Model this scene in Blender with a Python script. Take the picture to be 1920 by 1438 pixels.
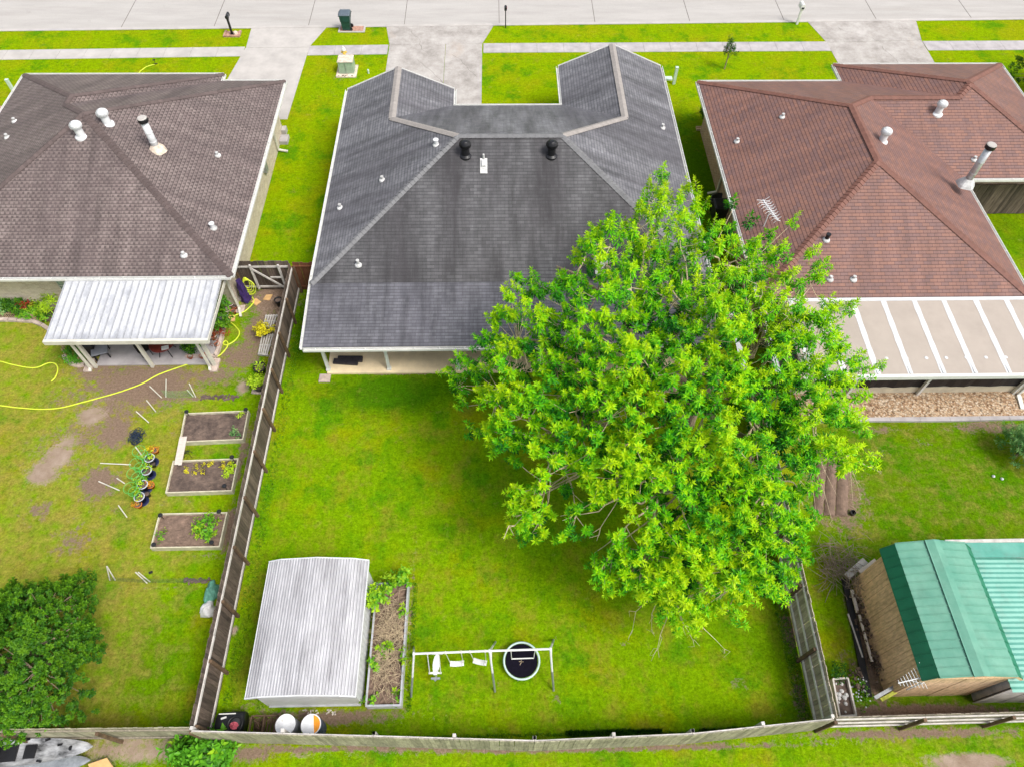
import bpy, math, random
import numpy as np
from mathutils import Vector
random.seed(7); rng = np.random.default_rng(7)
for o in list(bpy.data.objects): bpy.data.objects.remove(o, do_unlink=True)
SC = bpy.context.scene; COL = SC.collection
# ------------------------------------------------------------------ camera
H = 24.0; FP = 1332.0
def _n(v): v = np.array(v, float); return v/np.linalg.norm(v)
_up = _n((15, 911, 1332)); _y = np.array((-45, 1949, -1332.)); _y = _n(_y-np.dot(_y, _up)*_up); _x = np.cross(_y, _up)
RM = np.array([_x, _y, _up])
def G(px, py, z=0.0):
    """world point at height z seen at pixel (px,py) of the 1920x1438 photograph"""
    d = RM @ np.array([px-960, -(py-719), -FP]); t = (z-H)/d[2]
    return Vector((d[0]*t, d[1]*t, z))
cam = bpy.data.cameras.new('camera'); camo = bpy.data.objects.new('camera', cam); COL.objects.link(camo)
from mathutils import Matrix
camo.matrix_world = Matrix.Translation((0, 0, H)) @ Matrix([[float(c) for c in r] for r in RM]).to_4x4()
cam.lens = FP/1920*36; cam.sensor_width = 36; cam.clip_end = 1000; cam.clip_start = .1
SC.camera = camo
# ------------------------------------------------------------------ light
SUN_EL, SUN_AZ = math.radians(56), math.radians(125)     # azimuth clockwise from +Y
w = bpy.data.worlds.new('World'); SC.world = w; w.use_nodes = True
nt = w.node_tree; bg = nt.nodes['Background']
sky = nt.nodes.new('ShaderNodeTexSky'); sky.sky_type = 'NISHITA'; sky.sun_disc = False
sky.sun_elevation = SUN_EL; sky.sun_rotation = SUN_AZ; sky.air_density = 1.0; sky.dust_density = 4.0; sky.ozone_density = 1.0
hs = nt.nodes.new('ShaderNodeHueSaturation'); hs.inputs['Saturation'].default_value = .45
nt.links.new(sky.outputs[0], hs.inputs['Color']); nt.links.new(hs.outputs[0], bg.inputs[0])
bg.inputs[1].default_value = .15
sl = bpy.data.lights.new('sun', 'SUN'); sl.energy = 2.0; sl.angle = math.radians(20); sl.color = (1, .96, .9)
so = bpy.data.objects.new('sun', sl); COL.objects.link(so); so.location = (0, 0, 60)
so.rotation_euler = (math.pi/2-SUN_EL, 0, math.pi-SUN_AZ)
SC.view_settings.view_transform = 'Standard'; SC.view_settings.look = 'None'
SC.view_settings.gamma = 1; SC.view_settings.exposure = .60
SC.render.engine = 'CYCLES'
SC.cycles.max_bounces = 6; SC.cycles.diffuse_bounces = 3; SC.cycles.glossy_bounces = 2; SC.cycles.transmission_bounces = 3; SC.cycles.transparent_max_bounces = 4
# ------------------------------------------------------------------ materials
MATS = {}
def lin(c):
    return tuple((x/255/12.92 if x/255 <= .04045 else ((x/255+.055)/1.055)**2.4) for x in c)
def _base(name):
    m = bpy.data.materials.new(name); m.use_nodes = True; MATS[name] = m
    return m, m.node_tree, m.node_tree.nodes['Principled BSDF']
def mul(c, k): return tuple(min(1, max(0, x*k)) for x in c[:3])+(1,)
def noise(nt, vec, scale, detail=3, rough=.6):
    n = nt.nodes.new('ShaderNodeTexNoise'); n.inputs['Scale'].default_value = scale
    n.inputs['Detail'].default_value = detail; n.inputs['Roughness'].default_value = rough
    if vec is not None: nt.links.new(vec, n.inputs['Vector'])
    return n.outputs['Fac']
def ramp(nt, fac, stops, interp='LINEAR'):
    r = nt.nodes.new('ShaderNodeValToRGB'); cr = r.color_ramp; cr.interpolation = interp
    while len(cr.elements) > 1: cr.elements.remove(cr.elements[-1])
    for i, (p, c) in enumerate(stops):
        e = cr.elements[0] if i == 0 else cr.elements.new(p)
        e.position = p; e.color = (c, c, c, 1) if isinstance(c, (int, float)) else tuple(c)[:3]+(1,)
    nt.links.new(fac, r.inputs[0]); return r.outputs[0]
def mix(nt, a, b, fac, mode='MIX'):
    n = nt.nodes.new('ShaderNodeMix'); n.data_type = 'RGBA'; n.blend_type = mode
    for s, v in ((n.inputs[0], fac), (n.inputs[6], a), (n.inputs[7], b)):
        if hasattr(v, 'links') or hasattr(v, 'is_linked'): nt.links.new(v, s)
        else: s.default_value = v if isinstance(v, (int, float)) else tuple(v)[:3]+(1,)
    return n.outputs[2]
def math_(nt, op, a, b=None, clamp=False):
    n = nt.nodes.new('ShaderNodeMath'); n.operation = op; n.use_clamp = clamp
    for i, v in enumerate((a, b)):
        if v is None: continue
        if hasattr(v, 'is_linked'): nt.links.new(v, n.inputs[i])
        else: n.inputs[i].default_value = v
    return n.outputs[0]
def vec(nt, coord='pos', stretch=(1, 1, 1)):
    if coord == 'pos': s = nt.nodes.new('ShaderNodeNewGeometry').outputs['Position']
    elif coord == 'uv': s = nt.nodes.new('ShaderNodeTexCoord').outputs['UV']
    else: s = nt.nodes.new('ShaderNodeTexCoord').outputs['Object']
    mp = nt.nodes.new('ShaderNodeMapping'); mp.inputs['Scale'].default_value = stretch
    nt.links.new(s, mp.inputs['Vector']); return mp.outputs[0]
def bump(nt, bs, h, strength, dist=.02):
    b = nt.nodes.new('ShaderNodeBump'); b.inputs['Strength'].default_value = strength; b.inputs['Distance'].default_value = dist
    nt.links.new(h, b.inputs['Height']); nt.links.new(b.outputs[0], bs.inputs['Normal'])
def mat(name, c, amt=.18, scale=6, rough=.7, metal=0., coord='obj', stretch=(1, 1, 1), island=0., bmp=.15, c2=None, spec=.4, dirt=0.):
    """plain procedural material: colour varied by noise, by island and by stains"""
    if name in MATS: return MATS[name]
    m, nt, bs = _base(name); v = vec(nt, coord, stretch)
    f = noise(nt, v, scale, 5, .65)
    a, b = (mul(c, 1-amt*1.6), mul(c, 1+amt*1.2)) if c2 is None else (tuple(c)[:3]+(1,), tuple(c2)[:3]+(1,))
    out = ramp(nt, f, [(.3, a), (.7, b)])
    if island:
        g = nt.nodes.new('ShaderNodeNewGeometry').outputs['Random Per Island']
        out = mix(nt, out, ramp(nt, g, [(0, 1-island), (1, 1.0)]), 1.0, 'MULTIPLY')
    if dirt:
        f2 = noise(nt, vec(nt, 'pos'), 1.3, 6, .7)
        out = mix(nt, out, (.10, .085, .065), math_(nt, 'MULTIPLY', ramp(nt, f2, [(.5, 0), (.72, 1)]), dirt))
    nt.links.new(out, bs.inputs['Base Color'])
    bs.inputs['Roughness'].default_value = rough; bs.inputs['Metallic'].default_value = metal
    bs.inputs['Specular IOR Level'].default_value = spec
    if bmp: bump(nt, bs, noise(nt, v, scale*6, 3), bmp)
    return m
def shingle(name, c1, c2, cd, streak, streakc, tab=.0, roww=.145, colw=.32, spec=.45, blotch=.9, sscale=.75):
    """asphalt shingle courses laid in the roof's own UV metres"""
    m, nt, bs = _base(name); uv = vec(nt, 'uv')
    br = nt.nodes.new('ShaderNodeTexBrick'); nt.links.new(uv, br.inputs['Vector'])
    br.offset = .5; br.inputs['Scale'].default_value = 1; br.inputs['Mortar Size'].default_value = .007
    br.inputs['Mortar Smooth'].default_value = .3; br.inputs['Brick Width'].default_value = colw; br.inputs['Row Height'].default_value = roww
    br.inputs['Color1'].default_value = tuple(c1)[:3]+(1,); br.inputs['Color2'].default_value = tuple(c2)[:3]+(1,); br.inputs['Mortar'].default_value = tuple(cd)[:3]+(1,)
    br.inputs['Bias'].default_value = -.1
    out = br.outputs['Color']
    sx = nt.nodes.new('ShaderNodeSeparateXYZ'); nt.links.new(uv, sx.inputs[0])
    fr = math_(nt, 'FRACT', math_(nt, 'DIVIDE', sx.outputs[1], roww))
    edge = ramp(nt, fr, [(0, .42), (.10, .55), (.24, 1), (1, .96)])  # shadow line at each course's lower edge, painted into the colour
    out = mix(nt, out, edge, .9, 'MULTIPLY')
    if tab:
        # alternating darker cut-outs between the shingle tabs
        rowi = math_(nt, 'FLOOR', math_(nt, 'DIVIDE', sx.outputs[1], roww))
        off = math_(nt, 'MULTIPLY', rowi, .5)
        fx = math_(nt, 'FRACT', math_(nt, 'ADD', math_(nt, 'DIVIDE', sx.outputs[0], colw*.62), off))
        dk = math_(nt, 'MULTIPLY', ramp(nt, fx, [(0, 1), (.36, 1), (.46, 0), (.92, 0), (1, 1)]), ramp(nt, fr, [(0, 1), (.62, 1), (.75, 0), (1, 0)]))
        dk = math_(nt, 'MULTIPLY', dk, ramp(nt, noise(nt, uv, 1.7, 3), [(.35, .55), (.6, 1)]))
        out = mix(nt, out, cd, math_(nt, 'MULTIPLY', dk, tab))
    st = noise(nt, vec(nt, 'uv', (sscale, .10, 1)), 1.0, 5, .62)
    out = mix(nt, out, streakc, math_(nt, 'MULTIPLY', ramp(nt, st, [(.44, 0), (.60, 1)]), streak))
    st2 = noise(nt, vec(nt, 'uv', (1.6, .22, 1)), 1.3, 5, .7)
    out = mix(nt, out, ramp(nt, st2, [(.34, .52), (.5, .95), (.66, 1.38)]), blotch, 'MULTIPLY')
    out = mix(nt, out, ramp(nt, noise(nt, uv, 38, 2), [(.25, .78), (.75, 1.16)]), .7, 'MULTIPLY')
    nt.links.new(out, bs.inputs['Base Color']); bs.inputs['Roughness'].default_value = .62; bs.inputs['Specular IOR Level'].default_value = spec
    h = math_(nt, 'ADD', math_(nt, 'MULTIPLY', math_(nt, 'SUBTRACT', 1, fr), .6), math_(nt, 'MULTIPLY', noise(nt, uv, 60, 2), .6))
    bump(nt, bs, h, .55, .02)
    return m
def brickmat(name, c1, c2, cm, bw=.21, rh=.075, ms=.008):
    m, nt, bs = _base(name); uv = vec(nt, 'uv')
    br = nt.nodes.new('ShaderNodeTexBrick'); nt.links.new(uv, br.inputs['Vector'])
    br.inputs['Scale'].default_value = 1; br.inputs['Mortar Size'].default_value = ms
    br.inputs['Brick Width'].default_value = bw; br.inputs['Row Height'].default_value = rh
    br.inputs['Color1'].default_value = tuple(c1)[:3]+(1,); br.inputs['Color2'].default_value = tuple(c2)[:3]+(1,); br.inputs['Mortar'].default_value = tuple(cm)[:3]+(1,)
    out = mix(nt, br.outputs['Color'], ramp(nt, noise(nt, uv, 3, 5), [(.3, .78), (.7, 1.1)]), .8, 'MULTIPLY')
    nt.links.new(out, bs.inputs['Base Color']); bs.inputs['Roughness'].default_value = .85
    bump(nt, bs, br.outputs['Fac'], -.3, .01); return m
def leafmat(name, stops, rough=.42, trans=.3, attr='tint'):
    m, nt, bs = _base(name)
    at = nt.nodes.new('ShaderNodeAttribute'); at.attribute_name = attr
    col = ramp(nt, at.outputs['Fac'], stops)
    col = mix(nt, col, ramp(nt, noise(nt, vec(nt, 'pos'), .9, 3), [(.3, .8), (.7, 1.15)]), .8, 'MULTIPLY')
    nt.links.new(col, bs.inputs['Base Color']); bs.inputs['Roughness'].default_value = rough; bs.inputs['Specular IOR Level'].default_value = .2
    tr = nt.nodes.new('ShaderNodeBsdfTranslucent'); nt.links.new(col, tr.inputs[0])
    mx = nt.nodes.new('ShaderNodeMixShader'); mx.inputs[0].default_value = trans
    nt.links.new(bs.outputs[0], mx.inputs[1]); nt.links.new(tr.outputs[0], mx.inputs[2])
    nt.links.new(mx.outputs[0], nt.nodes['Material Output'].inputs[0]); return m
# ------------------------------------------------------------------ mesh helpers
WL = {}                                                    # world location of each parent
def tag(o, label=None, cat=None, group=None, kind=None):
    if label: o['label'] = label
    if cat: o['category'] = cat
    if group: o['group'] = group
    if kind: o['kind'] = kind
    return o
def thing(name, label, cat, loc=(0, 0, 0), group=None):
    o = bpy.data.objects.new(name, None); COL.objects.link(o); o.location = loc; o.empty_display_size = .2
    WL[o.name] = Vector(loc); return tag(o, label, cat, group)
class M:
    def __init__(s): s.v = []; s.f = []
    def add(s, vs, fs):
        n = len(s.v); s.v += [tuple(float(c) for c in v) for v in vs]; s.f += [tuple(i+n for i in f) for f in fs]; return s
    def obox(s, c, ax, ay, az):
        c, ax, ay, az = map(Vector, (c, ax, ay, az))
        vs = [c+ax*i+ay*j+az*k for k in (-1, 1) for j in (-1, 1) for i in (-1, 1)]
        return s.add(vs, [(0, 2, 3, 1), (4, 5, 7, 6), (0, 1, 5, 4), (2, 6, 7, 3), (0, 4, 6, 2), (1, 3, 7, 5)])
    def box(s, x0, x1, y0, y1, z0, z1):
        return s.obox(((x0+x1)/2, (y0+y1)/2, (z0+z1)/2), ((x1-x0)/2, 0, 0), (0, (y1-y0)/2, 0), (0, 0, (z1-z0)/2))
    def rbox(s, c, sx, sy, sz, rz=0, z0=None):
        """box standing on z0 at c, rotated by rz"""
        ca, sa = math.cos(rz), math.sin(rz); zb = c[2] if z0 is None else z0
        return s.obox((c[0], c[1], zb+sz/2), (ca*sx/2, sa*sx/2, 0), (-sa*sy/2, ca*sy/2, 0), (0, 0, sz/2))
    def beam(s, p, q, w, h, up=(0, 0, 1)):
        p, q = Vector(p), Vector(q); d = (q-p); L = d.length
        if L < 1e-6: return s
        d /= L; u = Vector(up); side = d.cross(u)
        if side.length < 1e-4: side = d.cross(Vector((0, 1, 0)))
        side.normalize(); u = side.cross(d).normalized()
        return s.obox((p+q)/2, d*L/2, side*w/2, u*h/2)
    def tube(s, pts, r, n=6, close=False):
        pts = [Vector(p) for p in pts]; m = len(pts); rs = r if isinstance(r, (list, tuple)) else [r]*m
        base = len(s.v); ref = Vector((0, 0, 1))
        for i, p in enumerate(pts):
            a = pts[(i-1) % m] if close else pts[max(0, i-1)]; b = pts[(i+1) % m] if close else pts[min(m-1, i+1)]
            d = (b-a)
            d = d.normalized() if d.length > 1e-9 else Vector((0, 0, 1))
            rr = ref if abs(d.dot(ref)) < .95 else Vector((0, 1, 0))
            x = d.cross(rr).normalized(); y = d.cross(x)
            for k in range(n):
                t = 2*math.pi*k/n; q = p+(x*math.cos(t)+y*math.sin(t))*rs[i]; s.v.append(tuple(q))
        for i in range(m if close else m-1):
            j = (i+1) % m
            for k in range(n):
                k2 = (k+1) % n; s.f.append((base+i*n+k, base+i*n+k2, base+j*n+k2, base+j*n+k))
        if not close:
            s.f.append(tuple(base+k for k in range(n))[::-1]); s.f.append(tuple(base+(m-1)*n+k for k in range(n)))
        return s
    def cyl(s, p, q, r0, r1=None, n=16): return s.tube([p, q], [r0, r0 if r1 is None else r1], n)
    def lathe(s, c, prof, n=24, ripple=0, rn=12):
        c = Vector(c); b = len(s.v)
        for (r, z) in prof:
            for k in range(n):
                t = 2*math.pi*k/n; rr = r*(1+ripple*math.cos(rn*t)) if r > .001 else r
                s.v.append((c.x+rr*math.cos(t), c.y+rr*math.sin(t), c.z+z))
        for i in range(len(prof)-1):
            for k in range(n):
                k2 = (k+1) % n; s.f.append((b+i*n+k, b+i*n+k2, b+(i+1)*n+k2, b+(i+1)*n+k))
        return s
    def prism(s, poly, z0, z1):
        n = len(poly); vs = [(p[0], p[1], z0) for p in poly]+[(p[0], p[1], z1) for p in poly]
        a = sum(poly[i][0]*poly[(i+1) % n][1]-poly[(i+1) % n][0]*poly[i][1] for i in range(n))
        top = tuple(range(n, 2*n)); bot = tuple(range(n))[::-1]; sd = [(i, (i+1) % n, n+(i+1) % n, n+i) for i in range(n)]
        if a < 0: top, bot, sd = top[::-1], bot[::-1], [f[::-1] for f in sd]
        return s.add(vs, [top, bot]+sd)
    def poly(s, *ps):
        for p in ps: s.add(p, [tuple(range(len(p)))])
        return s
    def build(s, name, m, parent=None, smooth=False, bevel=0., loc=None):
        V = np.array(s.v, float)
        if parent is not None: off = WL[parent.name]
        elif loc is not None: off = Vector(loc)
        else:
            mn, mx = V.min(0), V.max(0); off = Vector(((mn[0]+mx[0])/2, (mn[1]+mx[1])/2, mn[2]))
        me = bpy.data.meshes.new(name)
        me.from_pydata([tuple(v) for v in (V-np.array(off))], [], s.f)
        uvl = me.uv_layers.new(name='UVMap'); uvs = []
        for f in s.f:
            P = V[list(f)]; n = np.zeros(3)
            for i in range(len(f)):
                a, b = P[i], P[(i+1) % len(f)]; n += np.cross(a, b)
            ln = np.linalg.norm(n); n = n/ln if ln > 1e-12 else np.array((0, 0, 1.))
            t = np.cross((0, 0, 1.), n); lt = np.linalg.norm(t)
            t = t/lt if lt > .02 else np.array((1., 0, 0)); b = np.cross(n, t)
            for p in P: uvs += [p@t, p@b]
        uvl.data.foreach_set('uv', uvs)
        me.materials.append(MATS[m] if isinstance(m, str) else m)
        if smooth: me.polygons.foreach_set('use_smooth', [True]*len(me.polygons))
        o = bpy.data.objects.new(name, me); COL.objects.link(o)
        if parent is not None: o.parent = parent; WL[o.name] = WL[parent.name]
        else: o.location = off; WL[o.name] = off
        if bevel:
            b = o.modifiers.new('bevel', 'BEVEL'); b.width = bevel; b.segments = 2; b.limit_method = 'ANGLE'
        return o
def solo(m, name, mt, label, cat, group=None, **k):
    return tag(m.build(name, mt, **k), label, cat, group)
def struct(m, name, mt, **k): return tag(m.build(name, mt, **k), kind='structure')
def dup(o, delta, label=None, parent=None):
    """copy of a thing with its parts and sub-parts, moved by delta"""
    c = o.copy(); COL.objects.link(c)
    if parent is None:
        c.location = o.location+Vector(delta); WL[c.name] = WL[o.name]+Vector(delta)
        if label: c['label'] = label
    else: c.parent = parent; WL[c.name] = WL[parent.name]
    for ch in [x for x in bpy.data.objects if x.parent == o]: dup(ch, delta, parent=c)
    return c
# ------------------------------------------------------------------ leaves
def leaf_obj(name, P, D, N, L, W, tint, m, parent=None, loc=None, fold=.25, droop=.15):
    P, D, N = (np.asarray(a, float) for a in (P, D, N)); n = len(P)
    L = np.broadcast_to(L, n)[:, None]; W = np.broadcast_to(W, n)[:, None]
    D = D/np.linalg.norm(D, axis=1, keepdims=True); S = np.cross(D, N); S /= (np.linalg.norm(S, axis=1, keepdims=True)+1e-9); N2 = np.cross(S, D)
    V = np.empty((n, 4, 3)); mid = P+D*L*.48
    V[:, 0] = P; V[:, 1] = mid+S*W*.5+N2*W*fold; V[:, 2] = P+D*L-N2*L*droop; V[:, 3] = mid-S*W*.5+N2*W*fold
    off = np.array(WL[parent.name] if parent is not None else (loc if loc is not None else (P.mean(0)[0], P.mean(0)[1], P[:, 2].min())))
    me = bpy.data.meshes.new(name); me.vertices.add(4*n); me.vertices.foreach_set('co', (V.reshape(-1, 3)-off).ravel())
    idx = (np.arange(n)[:, None]*4+np.array([0, 1, 2, 0, 2, 3])[None]).ravel()
    me.loops.add(6*n); me.loops.foreach_set('vertex_index', idx)
    me.polygons.add(2*n); me.polygons.foreach_set('loop_start', np.arange(2*n)*3); me.polygons.foreach_set('loop_total', np.full(2*n, 3))
    me.update(calc_edges=True)
    a = me.attributes.new('tint', 'FLOAT', 'FACE'); a.data.foreach_set('value', np.repeat(np.broadcast_to(tint, n), 2).astype(np.float32))
    me.materials.append(MATS[m]); o = bpy.data.objects.new(name, me); COL.objects.link(o)
    if parent is not None: o.parent = parent; WL[o.name] = WL[parent.name]
    else: o.location = tuple(off); WL[o.name] = Vector(off)
    return o
def shoots(B, A, L, nleaf, ll, lw, age):
    """whorls of leaves along each shoot: B base (n,3), A axis (n,3), L length (n,), age (n,) 0 young .. 1 old"""
    B = np.asarray(B, float); n = len(B); A = np.asarray(A, float); A = A/np.linalg.norm(A, axis=1, keepdims=True)
    ref = np.where(np.abs(A[:, 2:3]) < .9, np.array([[0, 0, 1.]]), np.array([[1., 0, 0]])); X = np.cross(A, ref); X /= np.linalg.norm(X, axis=1, keepdims=True); Y = np.cross(A, X)
    k = np.arange(nleaf); t = (k+.5)/nleaf
    t = t[None]+rng.normal(0, .04, (n, nleaf)); t = np.clip(t, 0, 1)
    az = k[None]*2.399+rng.uniform(0, 6.28, (n, 1))+rng.normal(0, .25, (n, nleaf))
    th = np.radians(108-88*t**1.3+rng.normal(0, 15, (n, nleaf)))
    rad = np.cos(az)[..., None]*X[:, None]+np.sin(az)[..., None]*Y[:, None]
    D = A[:, None]*np.cos(th)[..., None]+rad*np.sin(th)[..., None]; D[..., 2] -= .12*(1-t)
    P = B[:, None]+A[:, None]*(L[:, None]*(.15+.85*t))[..., None]+rad*.01
    N = A[:, None]*np.sin(th)[..., None]-rad*np.cos(th)[..., None]
    ln = ll*(1.05-.5*t**3)*rng.uniform(.7, 1.2, (n, nleaf))*rng.uniform(.72, 1.22, (n, 1))
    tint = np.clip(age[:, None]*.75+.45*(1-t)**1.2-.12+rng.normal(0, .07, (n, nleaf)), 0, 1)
    r = lambda a: a.reshape(-1, *a.shape[2:])
    return r(P), r(D), r(N), r(ln), r(ln)*lw/ll, r(tint)
def bush(name, label, cat, c, rad, nshoot, nleaf, ll, lw, m, age=.4, group=None, stem=None, flat=.8, parent=None, upb=.6, topheavy=0):
    """small plant: shoots fill an uneven ellipsoid above c; solo object, or with a stem part"""
    c = Vector(c); rx, ry, rz = rad
    d = rng.normal(0, 1, (nshoot, 3)); d /= np.linalg.norm(d, axis=1, keepdims=True); d[:, 2] = np.abs(d[:, 2])*1.0-.15
    rr = rng.uniform(.35, 1, (nshoot, 1))**.6
    lump = 1+.28*np.sin(d[:, :1]*5+c.x*3)+.2*np.cos(d[:, 1:2]*7+c.y*2)
    B = np.array(c)[None]+d*rr*lump*np.array([[rx, ry, rz]])+np.array([[0, 0, rz*.25]])
    A = d*flat+np.array([[0, 0, upb]])+rng.normal(0, .2, (nshoot, 3))
    ag = np.clip(age+rng.normal(0, .15, nshoot)+(1-rr[:, 0])*.5, 0, 1)
    P, D, N, l, wd, ti = shoots(B, A, np.full(nshoot, ll*1.6)*rng.uniform(.7, 1.3, nshoot), nleaf, ll, lw, ag)
    if stem is None and parent is None:
        return tag(leaf_obj(name, P, D, N, l, wd, ti, m, loc=c), label, cat, group)
    t = parent if parent is not None else thing(name, label, cat, c, group)
    leaf_obj('crown' if parent is None else name, P, D, N, l, wd, ti, m, parent=t)
    if stem:
        s = M()
        for i in range(0, nshoot, max(1, nshoot//40)):
            q = Vector(B[i]); mid = c.lerp(q, .5)+Vector((0, 0, rz*.1)); s.tube([c, mid, q], [stem, stem*.6, stem*.25], 5)
        s.build('stem', 'bark_pale', t)
    return t
# ------------------------------------------------------------------ palette
mat('white_paint', (.66, .66, .63), .06, 4, .45, bmp=.03)
mat('cream_paint', (.60, .58, .50), .07, 4, .5, bmp=.03, dirt=.25)
mat('white_metal', (.62, .63, .64), .06, 4, .35, bmp=.02)
mat('turbine_white', (.66, .67, .68), .05, 4, .35, bmp=.02)
mat('seam_grey', (.33, .34, .36), .1, 6, .5)
mat('vent_grey', (.48, .48, .47), .15, 9, .5, dirt=.3)
mat('galvanised', (.52, .53, .55), .12, 8, .38, .55, bmp=.05)
mat('steel_grey', (.33, .35, .37), .15, 8, .4, .5)
mat('black_metal', (.012, .012, .014), .2, 8, .35)
mat('black_plastic', (.016, .017, .02), .25, 5, .42)
mat('black_mesh', (.006, .006, .012), .3, 2, .5, bmp=.3)
mat('grey_plastic', (.22, .23, .26), .1, 5, .5)
mat('bin_green', (.012, .060, .052), .2, 5, .4)
mat('bin_lid', (.09, .115, .14), .12, 5, .4)
mat('transformer_green', (.30, .40, .30), .1, 5, .5, dirt=.2)
mat('pale_green', (.50, .62, .52), .08, 5, .5)
mat('hydrant_yellow', (.75, .50, .10), .1, 8, .5)
mat('concrete', (.42, .395, .37), .10, 1.1, .85, coord='pos', bmp=.12)
mat('concrete_grey', (.38, .355, .355), .15, 1.6, .88, coord='pos', bmp=.12)
mat('tan_concrete', (.80, .65, .42), .12, 1.3, .8, coord='pos', bmp=.08)
mat('charcoal', (.035, .03, .035), .25, 6, .7)
mat('joint', (.16, .145, .13), .2, 5, .9)
mat('brick_pad', (.40, .23, .17), .3, 9, .85, coord='pos')
mat('stone_edge', (.52, .42, .36), .2, 4, .85, island=.25)
mat('bark', (.30, .23, .16), .3, 9, .85, stretch=(1, 1, .25), bmp=.5)
mat('bark_pale', (.50, .41, .27), .25, 9, .8)
mat('straw', (.58, .46, .30), .25, 8, .8, island=.45)
mat('soil', (.115, .078, .058), .4, 5, .95, coord='pos', bmp=.9, c2=(.23, .155, .115))
mat('soil_dark', (.045, .032, .028), .4, 2.6, .95, coord='pos', bmp=.9, c2=(.19, .135, .105))
mat('fence_dark', (.080, .056, .043), .3, 3, .85, stretch=(6, 6, .7), island=.6, c2=(.20, .152, .118))
mat('fence_pale', (.31, .27, .21), .25, 3, .85, stretch=(6, 6, .7), island=.42, dirt=.4)
mat('fence_light', (.50, .42, .33), .22, 3, .85, stretch=(6, 6, .7), island=.4)
mat('rail_light', (.78, .74, .68), .12, 4, .85)
mat('fence_green', (.40, .37, .26), .25, 3, .85, stretch=(6, 6, .7), island=.4, dirt=.55)
mat('fence_red', (.20, .075, .035), .25, 3, .8, stretch=(6, 6, .7), island=.3)
mat('rail_grey', (.55, .52, .48), .18, 4, .85, island=.2)
mat('rail_brown', (.15, .095, .055), .3, 4, .85, island=.3)
mat('bed_wood', (.56, .52, .38), .18, 4, .8, island=.15)
mat('plank_wood', (.62, .55, .48), .12, 4, .8, island=.2, stretch=(1, 8, 1))
mat('tan_wood', (.72, .50, .30), .2, 4, .8, island=.16, stretch=(4, 4, 1), dirt=.2)
mat('green_steel', (.085, .255, .185), .07, 1.5, .5, coord='pos', bmp=.02, c2=(.15, .335, .25), dirt=.18, spec=.25)
mat('green_steel_dark', (.012, .15, .078), .12, 2, .5, coord='pos', bmp=.02)
mat('teal_steel', (.06, .27, .205), .15, 1.2, .45, coord='pos', bmp=.02, c2=(.13, .36, .29), dirt=.35)
mat('tan_panel', (.36, .31, .265), .05, .8, .6, coord='pos', bmp=.02, dirt=.1)
mat('seal_white', (.55, .56, .57), .06, 3, .5)
mat('orange_pot', (.60, .17, .03), .2, 6, .6)
mat('terracotta', (.42, .12, .05), .25, 6, .7)
mat('navy_glaze', (.015, .02, .06), .2, 5, .3)
mat('rim_glaze', (.50, .53, .60), .1, 5, .35)
mat('dark_red', (.14, .022, .016), .25, 6, .5)
mat('purple_cloth', (.035, .015, .10), .3, 6, .85, bmp=.5)
mat('hose_yellow', (.62, .72, .05), .08, 6, .4)
mat('wire_green', (.10, .48, .10), .15, 6, .5)
mat('net_blue', (.012, .025, .05), .3, 9, .6)
mat('sack_green', (.12, .33, .24), .3, 5, .7, bmp=.6)
mat('sack_white', (.75, .74, .72), .15, 5, .7, bmp=.5)
mat('pink_cloth', (.62, .12, .16), .2, 6, .7, bmp=.5)
mat('cardboard', (.58, .36, .15), .12, 6, .8)
mat('drum_blue', (.07, .09, .14), .3, 3, .5)
mat('drum_orange', (.80, .30, .02), .1, 4, .5)
mat('drum_lid', (.78, .79, .81), .08, 4, .4, dirt=.25)
mat('mint', (.50, .64, .58), .08, 5, .4)
mat('tramp_mat', (.006, .005, .011), .2, 8, .9, spec=.1)
mat('glass_dark', (.05, .08, .07), .2, 1, .12, spec=.6)
mat('glass_pale', (.30, .38, .34), .2, 1, .25, spec=.6)
mat('flashing', (.52, .52, .51), .2, 6, .6, dirt=.3)
mat('flashing_old', (.62, .52, .42), .25, 6, .7)
mat('kayak_white', (.64, .65, .67), .08, 2, .3)
mat('kayak_camo', (.015, .015, .015), .1, 2.6, .35, c2=(.50, .51, .53), stretch=(.6, 1.6, 1), bmp=.05)
mat('kayak_black', (.012, .012, .014), .2, 4, .4)
mat('brush_dry', (.34, .27, .20), .3, 8, .9, island=.5)
mat('lattice_wood', (.55, .42, .24), .2, 6, .8, island=.3)
mat('moss_plank', (.38, .40, .05), .3, 5, .8)
mat('driptray', (.10, .07, .05), .3, 5, .8)
brickmat('brick_cream', (.58, .50, .38), (.46, .37, .27), (.62, .57, .48))
brickmat('brick_tan', (.42, .27, .17), (.30, .18, .11), (.50, .44, .36))
brickmat('siding', (.62, .58, .50), (.60, .56, .48), (.40, .38, .34), 4, .18)
brickmat('stucco_cream', (.62, .56, .42), (.58, .52, .40), (.5, .46, .36), .4, .2, .003)
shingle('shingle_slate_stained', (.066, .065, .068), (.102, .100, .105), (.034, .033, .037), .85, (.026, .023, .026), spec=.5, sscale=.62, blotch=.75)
shingle('shingle_slate', (.122, .121, .132), (.178, .176, .188), (.056, .055, .063), .6, (.062, .058, .066), spec=.6)
shingle('shingle_slate_porch', (.092, .091, .104), (.134, .133, .148), (.058, .056, .070), .18, (.11, .105, .13), spec=.6)
shingle('shingle_taupe', (.168, .130, .122), (.222, .178, .165), (.052, .039, .038), .35, (.075, .056, .056), spec=.3, blotch=.5, tab=.75, colw=.34, roww=.15)
shingle('shingle_rust', (.240, .122, .092), (.172, .102, .095), (.068, .033, .030), .12, (.10, .05, .045), spec=.3, roww=.15, colw=.30, blotch=.35)
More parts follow.
